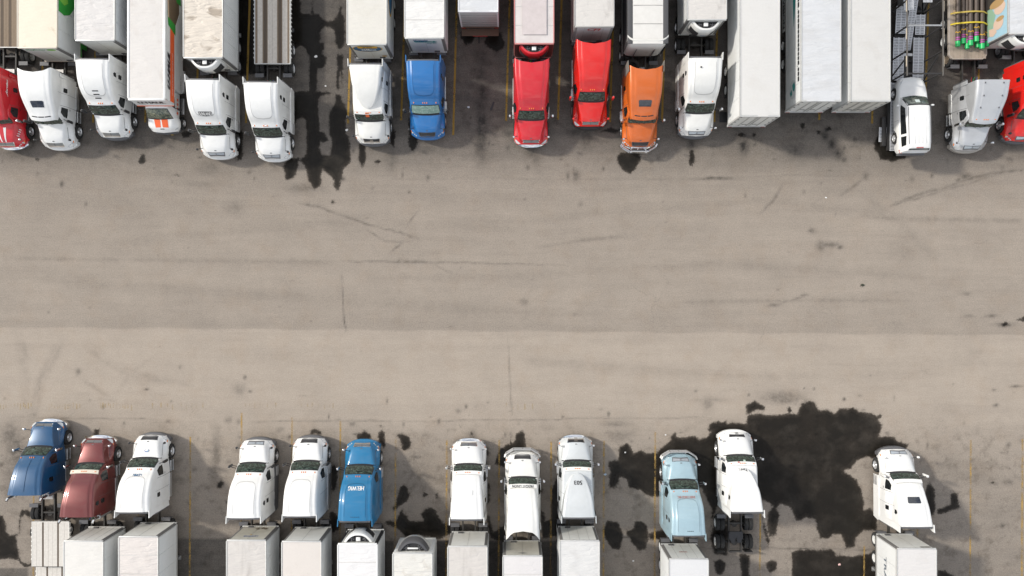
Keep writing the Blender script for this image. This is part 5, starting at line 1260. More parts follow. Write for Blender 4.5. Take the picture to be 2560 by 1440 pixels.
box_trailer('white-roofed trailer with green arrow logo on its front', 1010, 1111, 97, roof=roofmat('roof_clean_white', (.68, .67, .645), (.5, .47, .42), .2, wr=.3), extra=ex_voy, wr=.014)
def ex_t9(t, tree, top, W, fl):
    MB().box(-1.2, 1.2, .02, .09, fl + .02, top - .16, .01).obj('roll_up_door', plain('grey_white_door', (.42, .42, .41), .5, dirt=.3), t)
    for k in range(1, 6): MB().box(-1.18, 1.18, .012, .019, fl + k * .45, fl + k * .45 + .015).obj('door_slat_seam', GREY, t, smooth=False)
    MB().box(-1.27, 1.27, -.55, -.06, fl - .26, fl - .20, .01).obj('tail_lift_platform', RUST, t)
    MB().box(-.5, .5, -.565, -.551, fl - .26, fl - .20).obj('reflective_strip', REDP, t, smooth=False)
    for s in (-1, 1): MB().tube([(s * 1.0, -.3, fl - .26), (s * 1.0, .4, .5)], .05, 6).obj('lift_arm', UNDER, t)
    MB().box(-.15, -.05, -.9, -.3, .35, .45).obj('hitch_bar', UNDER, t)
box_trailer('white box with rusty tail lift standing alone between yellow lines', 1146, 1245, 30, end='rear', roof=R_COOL, extra=ex_t9, wr=.012, axles=(2.2, 3.4), doors=False, sill=RUST, rail=plain('white_rail', (.68, .69, .70), .45), cat='truck', name='delivery_truck', length=9)
def ex_redroof(t, tree, top, W, fl):
    onto('roof_patch', tree, 'top', [(-.78, .62), (.80, .62), (.80, 12), (-.78, 12)], plain('pinkish_coating', (.56, .50, .49), .6, dirt=.3, scale=3), t, off=.028)
box_trailer('refrigerated trailer with red unit and red roof edges', 1285, 1386, 111, roof=R_PINK, reefer=dict(mat=RED1), front=plain('dark_red_front', (.09, .012, .012), .5), rail=plain('red_edged_rail', (.50, .20, .19), .45), side=RED1, wr=.004, name='refrigerated_trailer', extra=ex_redroof, post=plain('dark_red_post', (.09, .012, .012), .5))
def ex_cfi(t, tree, top, W, fl):
    lettering('CFI', tree, 'front', .0, top - .42, .78, .42, REDP, t, bold=.02, shear=.12)
box_trailer('grey-roofed trailer with short red lettering on its white front', 1434, 1538, 69, roof=R_SMUDGE, front=plain('pink_white_front', (.66, .62, .61), .5, dirt=.25), extra=ex_cfi, wr=.008, rail=plain('dull_aluminium', (.42, .41, .39), .4, metal=.5), side=plain('dull_silver_side', (.40, .39, .38), .45, dirt=.3), post=plain('dull_post', (.33, .32, .31), .45))

def conestoga():
    X, Y = P(1620, 110, 4.0); t = thing('curtain_side_trailer', 'covered flatbed trailer with white bulkhead and dark roof edges', 'trailer', (X, Y, 0))
    L = 14.5; hw = 1.32
    rv = wrinkled_roof(L, .98, 5, .006); rv.obj('roof', plain('canvas_white', (.66, .645, .61), .7, dirt=.2, scale=2), t, loc=(0, 0, 4.0))
    for s in (-1, 1):
        MB().box(s * .975, s * hw, .05, L, 3.88, 4.0, .02).obj('roof_edge', plain('charcoal_canvas', (.075, .075, .078), .7), t)
        MB().box(s * (hw - .03), s * hw, .05, L, 1.45, 3.88).obj('curtain', plain('black_canvas', (.03, .03, .032), .7), t, smooth=False)
        MB().box(s * (hw - .02), s * (hw + .01), .0, L, 1.25, 1.45, .01).obj('side_rail', RAIL, t)
    for k in range(1, 12): MB().box(-.95, .95, .1 + k * 1.2, .115 + k * 1.2, 4.012, 4.032).obj('roof_bow', GREY, t, smooth=False)
    vs = []; hs = [(1.35, -.02, 1.24), (2.6, -.05, 1.27), (3.3, -.10, 1.30), (3.75, -.02, 1.33), (4.04, .20, 1.33), (4.06, .28, 1.33)]
    n = 16
    for z, y, w_ in hs:
        for i in range(n + 1):
            u = w_ * (2 * i / n - 1); vs.append((u, y + .30 * (abs(u) / 1.33) ** 6, z))
    m = n + 1
    MB().add(vs, [(j * m + i, j * m + i + 1, (j + 1) * m + i + 1, (j + 1) * m + i) for j in range(len(hs) - 1) for i in range(n)]).obj('bulkhead', plain('bulkhead_white', (.74, .73, .68), .4, dirt=.2), t)
    for u in (-.6, .6): MB().box(u - .01, u + .01, -.12, -.03, 1.4, 3.2).obj('bulkhead_seam', GREY, t, smooth=False)
    MB().box(-1.2, 1.2, .05, L, 1.0, 1.3).obj('underframe', UNDER, t, smooth=False)
    for s in (-1, 1): MB().box(s * .95 - .06, s * .95 + .06, 2.7, 2.84, .0, 1.0).obj('landing_leg', STEEL, t, smooth=False)
    for y in (11.8, 13.1):
        for s in (-1, 1): wheel(t, s * 1.12, y, .5, .27, True); wheel(t, s * .82, y, .5, .27, True)
    MB().cyl((-.30, -1.15, 1.06), (-.30, -1.15, 1.30), .5, 28, caps=False)
conestoga()
# spare tyre lying on the deck behind the orange cab
X, Y = P(1580, 168, 1.2)
sp = put('spare_tyre', shared(('tyre', .5, .28), lambda: tyre_mesh(.5, .28)), RUBBER, None, loc=(X, Y, 1.24), rot=(0, PI / 2, 0))
tag(sp, 'black spare tyre lying on deck behind the orange truck', 'tyre')

box_trailer('refrigerated trailer with sooty roof behind the truck right of the orange one', 1717, 1818, 51, roof=R_SMUDGE, corrug=1, reefer=dict(mat=WHITE2), name='refrigerated_trailer', wr=.01)
box_trailer('plain white trailer parked nose-in, its doors reaching furthest down', 1850, 1950, 292, end='rear', roof=roofmat('roof_plain_grey', (.60, .59, .565), (.45, .42, .37), .2, wr=.08), axles=(2.6, 3.9), wr=.006)
def ex_divis(t, tree, top, W, fl):
    lettering('DIVISION', BVHTree.FromPolygons(*[(m.v, m.f) for m in [MB().box(-W + .02, W - .02, 0, 16, .4, 1.2)]][0]), 'left', 7.1, .80, 2.6, .36, INK, t, bold=.02, off=.02)
    wdt = 7.0; y = 7.4
    for k, w_ in enumerate([.34, .34, .34, .08, .22, .2, .26, .34, .24, .24, .22, .22, .24, .22, .22, .26, .08, .2, .26, .3]):
        onto('web_lettering', tree, 'left', [(y, 3.50), (y - w_, 3.50), (y - w_, 3.76 if w_ > .1 else 3.56), (y, 3.76 if w_ > .1 else 3.56)], INK, t, off=.014, step=.5)
        y -= w_ + .06
    onto('teal_wedge', tree, 'left', [(5.2, 2.75), (9.5, 3.55), (9.5, 2.45)], TEALP, t, off=.014)
    onto('globe_logo', tree, 'left', ellipse(1.15, 2.55, .62, .62), plain('pale_print', (.55, .57, .56), .5), t, off=.010)
    onto('globe_land', tree, 'left', [(1.60, 2.9), (1.25, 3.05), (.95, 2.85), (1.1, 2.6), (1.45, 2.5)], TEALP, t, off=.018)
    onto('globe_land', tree, 'left', [(1.2, 2.4), (.85, 2.5), (.72, 2.25), (1.0, 2.05)], TEALP, t, off=.018)
box_trailer('nose-in trailer with teal globe logo and black lettering on its side', 2003, 2103, 254, end='rear', roof=R_COOL, axles=(3.4, 4.7), wr=.014, extra=ex_divis, skirt=(SIDEW, 5.6, 12))
box_trailer('plain nose-in trailer beside the car carrier', 2127, 2226, 254, end='rear', roof=roofmat('roof_warm_grey', (.57, .56, .535), (.40, .37, .33), .25, wr=.1), axles=(3.4, 4.7), wr=.006, front=plain('cream_doors', (.62, .60, .54), .5, dirt=.3))

def ex_ad(t, tree, top, W, fl):
    sk = plain('skin_tone_print', (.62, .46, .36), .5); hr = plain('blond_hair_print', (.42, .27, .12), .5); dk = plain('dark_cloth_print', (.05, .045, .04), .5); gr = plain('green_shirt_print', (.26, .42, .30), .5); bl = plain('pale_blue_print', (.33, .52, .62), .5)
    def l(pts, m, o): onto('printed_picture', tree, 'left', pts, m, t, off=o, step=.4)
    l([(.15, 1.3), (8, 1.3), (8, 4.0), (.15, 4.0)], bl, .008)
    l(ellipse(2.9, 2.0, .75, .85), dk, .012); l([(2.3, 1.35), (2.3, 2.3), (1.7, 2.75), (1.1, 2.5), (.55, 2.3), (.35, 1.5), (1.2, 1.35)], gr, .014); l(ellipse(1.05, 3.05, .40, .55), sk, .016); l(ellipse(2.05, 3.2, .42, .62), sk, .016)
    l(ellipse(2.42, 2.9, .28, .8), hr, .018); l([(.95, 2.0), (.45, 2.1), (.35, 2.5), (.55, 2.9), (.85, 2.7)], sk, .019); l(ellipse(1.32, 3.25, .16, .42), hr, .018); l(ellipse(2.3, 1.6, .2, .25), hr, .019)
box_trailer('trailer with a large printed family picture on its side', 2521, 2621, 86, roof=R_COOL, reefer=dict(mat=WHITE2), extra=ex_ad, name='refrigerated_trailer', panels=3)

# ---------------------------------------------------------------- lower trailers
flatbed('pale step-deck trailer behind the dark blue truck', 126, 1304, PI, strips=[(.9, ALUP2), (1.2, ALUP2), (.35, WOOD2), (1, ALUP2), (1, ALUP2), (1, ALUP2), (.35, WOOD2), (1.2, ALUP2), (.9, ALUP2)], rail=plain('pale_rail', (.66, .64, .6), .5), step=(3.05, 1.0), half=1.28, name='step_deck_trailer')
box_trailer('cream-fronted trailer behind the maroon truck', 160, 256, 1351, PI, roof=roofmat('roof_cream2', (.66, .64, .60), (.45, .42, .37), .2, wr=.15))
box_trailer('trailer with buckled pinkish roof behind the truck with hood emblem', 297, 394, 1340, PI, roof=roofmat('roof_pale_pink', (.62, .575, .54), (.38, .33, .29), .4, wr=.35), wr=.02)
def ex_land(t, tree, top, W, fl):
    lettering('LANDSTAR', tree, 'front', -.05, top - .75, .95, .20, BLUEP, t, bold=.008)
    for u, z in ((-.3, 1.6), (.0, 1.75), (-.55, 1.75)): onto('hazard_placard', tree, 'front', [(u, z - .16), (u + .16, z), (u, z + .16), (u - .16, z)], plain('brown_placard', (.14, .10, .06), .6), t, off=.012)
    onto('yellow_sticker', tree, 'front', rrect(-.02, .1, top - 1.15, top - 1.05, .01), YELP, t, off=.012)
box_trailer('stained trailer with dark placards and blue lettering on front', 566, 665, 1349, PI, roof=R_DIRT, extra=ex_land, wr=.022, sag=.02, front=plain('yellowed_front', (.55, .53, .46), .5, dirt=.45, scale=2))
box_trailer('beige trailer between the stained one and the lettered refrigerated one', 705, 802, 1352, PI, roof=roofmat('roof_beige2', (.62, .575, .53), (.46, .41, .36), .3, wr=.06), wr=.004)
box_trailer('refrigerated trailer behind the cobalt blue truck', 845, 942, 1358, PI, roof=roofmat('roof_bright', (.69, .68, .67), (.5, .5, .5), .15, wr=.25), corrug=1, reefer=dict(mat=WHITE, text='HELWIG'), name='refrigerated_trailer', post=BLACK, rail=WPRINT, wr=.016)
box_trailer('lone refrigerated trailer without a truck in the lower row', 982, 1080, 1381, PI, roof=roofmat('roof_mouldy', (.64, .625, .58), (.42, .37, .30), .4, .52, .7, 1.6, wr=.3), reefer=dict(mat=WHITE2, dark_top=True, half=1.02, depth=.78, grills=False), name='refrigerated_trailer', post=SIDEW, wr=.014)
box_trailer('trailer with brown-streaked roof behind the truck with roof hatch', 1119, 1218, 1364, PI, roof=R_DIRT, wr=.01)
def ex_wing(t, tree, top, W, fl):
    onto('winged_emblem', tree, 'front', [(-.35, top - .42), (-.08, top - .52), (.08, top - .52), (.35, top - .42), (.10, top - .40), (0, top - .34), (-.10, top - .40)], GREY, t, off=.012)
box_trailer('trailer with small winged emblem behind the bull-bar truck', 1257, 1356, 1388, PI, roof=roofmat('roof_lilac_white', (.63, .61, .60), (.45, .42, .40), .25, wr=.2), extra=ex_wing, wr=.008, front=plain('stained_cream_front', (.60, .575, .50), .5, dirt=.4, scale=2))
box_trailer('grey-white trailer behind the truck numbered 503', 1399, 1500, 1350, PI, roof=roofmat('roof_rippled', (.61, .605, .59), (.36, .33, .30), .25, wr=.3), wr=.012)
def ex_sh2(t, tree, top, W, fl): lettering('SHAN', tree, 'front', .08, top - 1.3, .5, .16, plain('rust_red_print', (.42, .16, .13), .5), t, bold=.01)
box_trailer('smooth white trailer behind the ice-blue truck', 1673, 1771, 1396, PI, roof=roofmat('roof_lightblue_white', (.62, .62, .62), (.5, .49, .47), .15, wr=.08), extra=ex_sh2, wr=.004)
def ex_tran(t, tree, top, W, fl):
    lettering('TRANSAM', tree, 'right', 2.9, 2.5, 3.6, .34, plain('slate_print', (.12, .15, .19), .5), t, bold=.012)
    onto('corner_label', tree, 'front', rrect(-1.02, -.34, top - .34, top - .14, .01), plain('grey_label', (.25, .24, .22), .6, dirt=.5, scale=12), t, off=.012)
box_trailer('trailer with dark label in its roof corner, rightmost in lower row', 2242, 2342, 1370, PI, roof=roofmat('roof_lit_grey', (.62, .60, .58), (.42, .39, .36), .3, wr=.15), extra=ex_tran, wr=.006)  # pale grey roof with faint stains

# ================================================================== rental box truck
def box_truck():
    X, Y = P(414, 335, .8)
    t = thing('box_truck', 'white and orange rental box truck with orange hood stripes', 'truck', (X, Y, 0))
    W = 1.25; top = 3.72
    rm = wrinkled_roof(8.0, W - .14, 3, .008); rm.obj('roof', roofmat('roof_rental', (.60, .575, .545), (.40, .35, .30), .3, wr=.15), t, loc=(0, 1.72, top - .01))
    for s in (-1, 1):
        MB().box(s * (W - .16), s * W, 1.75, 9.7, top - .22, top + .03, .05).obj('roof_rail', WHITE, t)
        MB().box(s * (W - .04), s * (W - .003), 2.75, 9.7, .95, top - .21).obj('side_wall', SIDEW, t, smooth=False)
        MB().prism([(1.62, 2.35), (2.75, 2.2), (2.75, top - .21), (1.75, top - .21)], 'x', s * (W - .04), s * (W - .004)).obj('overcab_side', SIDEW, t, smooth=False)
    MB().box(-W + .05, W - .05, 1.62, 1.80, top - .2, top + .025, .06).obj('front_roof_rail', WHITE, t)
    fa = MB().add([(-W + .02, 1.60, 2.35), (W - .02, 1.60, 2.35), (W - .02, 1.74, top - .12), (-W + .02, 1.74, top - .12)], [(0, 1, 2, 3)]); fa.obj('overcab_front', WHITE, t)
    MB().box(-W + .02, W - .02, 1.6, 2.8, 2.28, 2.35, .01).obj('overcab_floor', WHITE, t)
    MB().box(-W + .02, W - .02, 1.57, 1.63, 2.27, 2.36, .02).obj('orange_edge', ORPRINT, t)
    MB().box(-W + .04, W - .04, 2.72, 2.78, .95, 2.3).obj('box_front_wall', SIDEW, t, smooth=False)
    MB().box(-W + .1, W - .1, 2.9, 9.6, .7, .94).box(-.45, .45, .4, 9.5, .6, .8).obj('chassis', UNDER, t, smooth=False)
    ft = bvh_of([fa]); lettering('U-HAUL', ft, 'front', 0, 2.95, 1.75, .34, INK, t, bold=.03, off=.01)
    st = BVHTree.FromPolygons(*[(m.v, m.f) for m in [MB().box(-W, W, 1.6, 9.7, .95, top)]][0])
    def r(pts, m, o=.012, nm='side_graphic'): onto(nm, st, 'right', pts, m, t, off=o, step=.5)
    r([(1.75, 2.38), (6.6, 2.38), (6.6, 3.0), (1.75, 3.0)], ORPRINT, .010, 'orange_stripe')
    lettering('U-HAUL', st, 'right', 3.75, 3.24, 2.4, .36, INK, t, bold=.05, off=.02, shear=.1)
    lettering('MOVE EQUIPMENT / LOWEST COST', st, 'right', 3.6, 2.66, 2.8, .14, WPRINT, t, off=.02)
    lettering('Gentle Ride Van', st, 'right', 3.2, 1.35, 1.3, .14, INK, t, off=.02)
    r([(6.3, 2.2), (6.7, 3.3), (7.6, 3.45), (7.5, 2.4), (6.9, 2.2)], GREENP, .014)
    r([(7.0, 2.2), (7.2, 3.3), (9.6, 3.45), (9.6, 1.7), (8, 1.6)], plain('brown_speckle_print', (.15, .10, .06), .5, dirt=.9, scale=9), .016)
    r([(8.6, 1.3), (9.6, 1.5), (9.6, 2.4), (8.6, 2.0)], GREENP, .018); r([(7.2, 3.2), (8.4, 3.3), (8.4, 3.45), (7.2, 3.4)], plain('beige_print', (.55, .40, .28), .5), .019)
    # cab and hood
    wp = lambda x, y, z: (x, y - .10 * (1 - min(1, (x / 1.0) ** 2)) * (1 - sm(y, .9, 1.7)), z)
    cm = MB().add(*loft([(.92, sec(.98, 1.0, 1.15, .88, 1.55, .1, .02)), (1.46, sec(1.02, 1.02, 1.5, .74, 2.22, .14, .02)), (1.7, sec(1.02, 1.02, 1.5, .76, 2.30, .18, .02)), (2.66, sec(1.02, 1.02, 1.5, .78, 2.26, .16, .02))], warp=wp))
    cab = cm.obj('cab', WHITE, t); ct = bvh_of([cm])
    def hw(x, y, z):
        y2 = y + .22 * (x / 1.05) ** 2 * (1 - sm(y, 0, .7)) - .10 * (1 - min(1, x * x)) * sm(y, .6, .98)
        if abs(x) > .84:
            q = .50 ** 2 - (y2 - .78) ** 2
            if q > 0: z = max(z, .42 + math.sqrt(q))
        return (x, y2, z)
    hm = MB().add(*loft([(.03, [(.8, .55, 0), (.92, .78, .12), (.80, .92, .1), (.6, 1.0, .1), (0, 1.04, 0)]), (.3, [(1.0, .55, 0), (1.08, .98, .16), (.92, 1.14, .12), (.66, 1.30, .12), (0, 1.36, 0)]), (.7, [(1.05, .55, 0), (1.12, 1.02, .16), (.98, 1.22, .12), (.74, 1.46, .12), (0, 1.51, 0)]), (1.0, [(1.02, .55, 0), (1.05, 1.1, .14), (.98, 1.32, .1), (.84, 1.56, .12), (0, 1.60, 0)])], per=6, warp=hw))
    hd = hm.obj('hood', WHITE, t); ht = bvh_of([hm])
    arc = lambda y, u: wp(u, y, 0)[1]
    band = lambda y0, y1, w0, w1: [(w0 * k / 5, arc(y0, w0 * k / 5)) for k in range(-5, 6)] + [(w1 * k / 5, arc(y1, w1 * k / 5)) for k in range(5, -6, -1)]
    onto('windshield_surround', ct, 'top', band(.93, 1.46, .86, .72), BLACK, cab, off=.01)
    onto('windshield', ct, 'top', band(.99, 1.42, .81, .69), GLASSY, t, off=.02)
    for u in (-.25, .25): onto('hood_stripe', ht, 'top', [(u - .19, .34), (u + .19, .34), (u + .21, .86), (u - .21, .86)], ORPRINT, hd, off=.008)
    onto('hood_scoop', ht, 'top', rrect(-.14, .14, .22, .27, .02), GREY, hd, off=.01)
    for u in (-.62, -.14, 0, .14, .62):
        p = cast(ct, 'top', [(u, 1.60)], 0)[0]; MB().box(-.05, .05, -.04, .04, -.02, .03, .01).obj('marker_light', AMBER, t, loc=p)
    for s in (-1, 1):
        onto('side_window', ct, 'right' if s > 0 else 'left', [(1.55, 1.62), (2.35, 1.62), (2.3, 2.12), (1.75, 2.12)], GLASSB, t, off=.01)
        onto('headlight', ht, 'top', [(s * a, b) for a, b in ((.72, .20), (.92, .30), (1.0, .42), (.86, .34))], LAMP, t, off=.012, step=.08)
        m = MB().box(s * 1.22, s * 1.40, 1.42, 1.54, 1.45, 1.85, .05).obj('mirror', BLACK, t); MB().tube([(s * 1.0, 1.6, 1.6), (s * 1.3, 1.48, 1.6)], .025, 6).obj('mirror_arm', BLACK, m)
        wheel(t, s * 1.0, .80, .42, .26)
        wheel(t, s * 1.02, 7.2, .42, .26, True); wheel(t, s * .74, 7.2, .42, .26, True)
        MB().box(s * .9, s * 1.16, 1.4, 2.5, .45, .52, .01).obj('step', STEEL, t)
        MB().cyl((s * 1.12, 2.85, .72), (s * 1.12, 4.3, .72), .22, 12).obj('side_fairing', STEEL, t)
    for k in range(4): onto('door_decal', ct, 'right', [(1.2 + k * .3, 1.2), (1.38 + k * .3, 1.15), (1.42 + k * .3, 1.38), (1.25 + k * .3, 1.42)], ORPRINT, cab, off=.012)
    MB().prism([(-.95, .26), (-.7, .08), (0, .0), (.7, .08), (.95, .26), (.95, .4), (-.95, .4)], 'z', .42, .62).obj('bumper', GREY, t)
    MB().box(.25, .42, -.015, .0, .45, .55).obj('amber_plate', plain('yellow_plate', (.7, .45, .05), .5), t, smooth=False)
box_truck()

# ================================================================== car carrier and the white SUV on it
def car_carrier():
    X, Y = 27.05, 0
    t = thing('car_carrier_trailer', 'black car carrier trailer with perforated grey ramps, under the white SUV', 'trailer', (X, 8.9, 0))
    y1 = 15.0; perf = plain('perforated_ramp', (.60, .61, .63), .45, metal=.2, dirt=.3, scale=8); blk = plain('carrier_black_steel', (.025, .024, .024), .45, dirt=.4)
    for s in (-1, 1):
        MB().box(s * 1.12, s * 1.24, 4.6, y1, .85, 1.05, .02).obj('lower_rail', blk, t)
        MB().box(s * 1.14, s * 1.21, 5.0, y1, 3.42, 3.54, .02).obj('upper_rail', plain('upper_rail_grey', (.12, .11, .10), .5, dirt=.5, scale=6), t)
        for k, y in enumerate((5.2, 6.6, 8.2, 9.9, 11.8, 13.6)):
            MB().cyl((s * 1.18, y, 1.0), (s * 1.175, y + .05, 3.44), .055, 8).obj('post', blk, t)
            if k in (0, 3): MB().cyl((s * 1.18, y + .2, 1.1), (s * 1.0, y + 1.2, 3.2), .05, 8).obj('hydraulic_arm', blk, t)
        for k in range(4):
            MB().box(s * 1.215, s * 1.235, 5.6 + 1.8 * k, 6.3 + 1.8 * k, 3.44, 3.53).obj('reflector', plain('cream_reflector', (.6, .52, .40), .5), t, smooth=False)
    def ramp(x0, x1, ya, yb, za, zb):
        n = max(2, int((yb - ya) / .10)); xs = [x0, x0 + .05, x0 + .09, (x0 + x1) / 2 - .03, (x0 + x1) / 2 + .03, x1 - .09, x1 - .05, x1]
        mb = MB(); z = lambda y: za + (zb - za) * (y - ya) / (yb - ya)
        def bar(a, b, c, d): 
            mb.add([(a, c, z(c)), (b, c, z(c)), (b, d, z(d)), (a, d, z(d)), (a, c, z(c) - .05), (b, c, z(c) - .05), (b, d, z(d) - .05), (a, d, z(d) - .05)], [(0, 1, 2, 3), (4, 7, 6, 5), (0, 4, 5, 1), (1, 5, 6, 2), (2, 6, 7, 3), (3, 7, 4, 0)])
        for a, b in ((xs[0], xs[1]), (xs[6], xs[7]), (xs[3], xs[4])): bar(a, b, ya, yb)
        for i in range(n):
            c = ya + (yb - ya) * i / n; bar(xs[1], xs[3], c, c + .065); bar(xs[4], xs[6], c, c + .065)
        return mb.obj('ramp', perf, t, smooth=False)
    ramp(-1.02, -.28, 5.3, 8.2, 1.15, 1.30); ramp(.35, 1.08, 5.3, 8.2, 1.15, 1.30)
    ramp(-1.0, -.3, 8.4, 10.2, 1.5, 1.7); ramp(.40, 1.05, 8.35, 9.7, 1.4, 1.5); ramp(-.22, .28, 7.4, 12.0, 1.0, 2.6)
    ramp(-.95, -.3, 9.6, 14.8, 2.6, 2.4); ramp(.45, 1.05, 10.2, 14.8, 2.4, 2.4)
    ramp(-1.05, -.35, .55, 5.2, .80, 1.02); ramp(.45, 1.12, .55, 5.2, .80, 1.02); ramp(-1.72, -1.12, 1.2, 2.2, .62, .7)
    for y in (5.1, 8.25, 11.0): MB().box(-1.1, 1.1, y, y + .10, 3.44, 3.52 if y > 9 else 3.5).obj('cross_bar', blk if y < 6 else STEEL, t, smooth=False)
    for y in (5.0, 6.6, 8.3, 10.0, 12.0): MB().box(-1.12, 1.12, y, y + .14, .8, .98).obj('cross_member', blk, t, smooth=False)
    MB().box(-.5, .5, .6, y1, .55, .78).box(-1.2, -.9, .6, 5.2, .55, .79).box(.9, 1.2, .6, 5.2, .55, .79).obj('chassis', blk, t, smooth=False)
    MB().box(-.25, .35, 6.95, 7.15, 1.05, 1.2, .03).obj('winch_cover', STEEL, t)
    for y in (9.0, 10.2):
        for s in (-1, 1): wheel(t, s * 1.0, y, .42, .25, True, rim=RIM)
    for y in (2.2, 3.3):
        for s in (-1, 1): wheel(t, s * .72, y, .30, .22, True, rim=RIM)
    bx = MB().box(-1.55, -1.25, .9, 2.9, .40, .75, .02).obj('ramp_holder', blk, t)
    return t
car_carrier()

def suv():
    Zd = .93
    X = 27.08; Y0 = 9.06
    t = thing('parked_suv', 'white SUV loaded on the rear of car carrier trailer', 'suv', (X, Y0, Zd), 0.02)
    # local y: 0 rear bumper .. 5.2 nose (nose points up the picture)
    def wp(x, y, z):
        y2 = y - .22 * (x / 1.0) ** 2 * sm(y, 3.9, 5.2) + .05 * (x / 1.0) ** 2 * (1 - sm(y, 0, .6))
        for ay in (1.15, 4.15):
            q = .47 ** 2 - (y2 - ay) ** 2
            if abs(x) > .78 and q > 0: z = max(z, .38 + math.sqrt(q))
        return (x, y2, z)
    low = MB().add(*loft([(.02, [(.86, .42, 0), (.94, .75, .1), (.93, 1.05, .08), (.84, 1.12, .06), (0, 1.14, 0)]), (.3, [(.98, .36, 0), (1.02, .8, .12), (.99, 1.12, .08), (.90, 1.16, .06), (0, 1.18, 0)]), (2.6, [(1.0, .34, 0), (1.03, .8, .12), (.99, 1.12, .08), (.90, 1.16, .06), (0, 1.18, 0)]),
                          (3.55, [(1.0, .34, 0), (1.03, .8, .12), (.98, 1.10, .1), (.86, 1.16, .08), (0, 1.2, 0)]), (4.5, [(.97, .36, 0), (1.0, .78, .12), (.92, 1.02, .14), (.78, 1.09, .1), (0, 1.13, 0)]), (5.0, [(.88, .42, 0), (.93, .72, .12), (.84, .90, .12), (.7, .96, .1), (0, 1.0, 0)]), (5.2, [(.76, .46, 0), (.80, .66, .1), (.74, .78, .1), (.6, .82, .1), (0, .84, 0)])], per=5, warp=wp))
    body = low.obj('body', WHITE, t)
    gh = MB().add(*loft([(.10, [(.92, 1.10, 0), (.90, 1.2, .04), (.78, 1.60, .08), (.6, 1.66, .06), (0, 1.68, 0)]), (.32, [(.95, 1.10, 0), (.93, 1.2, .04), (.76, 1.80, .10), (.6, 1.86, .06), (0, 1.88, 0)]), (1.6, [(.96, 1.10, 0), (.94, 1.2, .04), (.76, 1.85, .10), (.6, 1.91, .06), (0, 1.93, 0)]), (2.9, [(.96, 1.10, 0), (.94, 1.2, .04), (.76, 1.81, .10), (.6, 1.87, .06), (0, 1.89, 0)]),
                         (3.12, [(.95, 1.10, 0), (.93, 1.19, .04), (.74, 1.72, .10), (.58, 1.78, .06), (0, 1.80, 0)]), (3.72, [(.93, 1.08, 0), (.91, 1.12, .03), (.88, 1.17, .03), (.7, 1.2, .04), (0, 1.22, 0)])], per=6, warp=lambda x, y, z: (x, y + .16 * (1 - (x / .95) ** 2) * sm(y, 2.6, 3.7), z)))
    gh.obj('cabin', WHITE, t)
    tr = bvh_of([low, gh]); gt = bvh_of([gh])
    ar = lambda y, u: y + .16 * (1 - (u / .95) ** 2) * sm(y, 2.6, 3.7)
    pts = lambda ya, yb, wa, wb: [(wa * k / 5, ar(ya, wa * k / 5)) for k in range(-5, 6)] + [(wb * k / 5, ar(yb, wb * k / 5)) for k in range(5, -6, -1)]
    onto('windshield_surround', gt, 'top', pts(3.04, 3.74, .72, .88), BLACK, t, off=.006)
    ws = onto('windshield', gt, 'top', pts(3.10, 3.68, .68, .82), GLASSY if False else glassmat('suv_windshield', (.05, .065, .06), (.20, .22, .18), .8), t, off=.014)
    onto('paper', gt, 'top', rrect(-.16, .14, 3.28, 3.5, .02), plain('pale_paper', (.55, .62, .6), .7), t, off=.02)
    for s, sd_ in ((-1, 'left'), (1, 'right')):
        onto('side_window', gt, sd_, [(1.25, 1.22), (3.25, 1.22), (2.95, 1.62), (1.25, 1.72)], GLASSB, t, off=.01)
        onto('side_window', gt, sd_, [(.42, 1.26), (1.08, 1.22), (1.08, 1.70), (.48, 1.66)], GLASSB, t, off=.01)
        onto('tail_light', tr, 'left' if s < 0 else 'right', rrect(.06, .26, .98, 1.22, .03), REDLENS, t, off=.01)
        m = MB().box(s * 1.06, s * 1.26, 3.12, 3.24, 1.22, 1.42, .05).obj('mirror', WHITE, t)
        MB().box(s * .735, s * .76, .5, 3.0, 1.885, 1.91).obj('roof_channel', GREY, t, smooth=False)
        for y in (1.15, 4.15): wheel(t, s * .90, y, .40, .27)
        onto('headlight', tr, 'top', [(s * a, b) for a, b in ((.60, 5.0), (.78, 4.82), (.86, 4.55), (.72, 4.75))], LAMP, t, off=.012, step=.1)
        onto('door_seam', tr, sd_, [(2.25, .5), (2.262, .5), (2.262, 1.12), (2.25, 1.12)], GREY, body, off=.004)
    for u in (-.38, -.13, .13, .38): 
        MB().box(u - .018, u + .018, .55, 2.3, 1.89, 1.935, .01).obj('roof_rib', WHITE, t)
    onto('rear_window', gt, 'top', [(-.70, .13), (.70, .13), (.66, .22), (-.66, .22)], GLASSB, t, off=.012)
    onto('brake_light', gt, 'top', rrect(-.24, .24, .245, .29, .01), REDLENS, t, off=.016)
    MB().box(-.92, .92, -.06, .12, .42, .66, .04).obj('bumper', GREY, t)
    MB().tube([(.22, 3.82, 1.235), (-.1, 3.60, 1.30)], .014, 4).obj('wiper', BLACK, t)
suv()

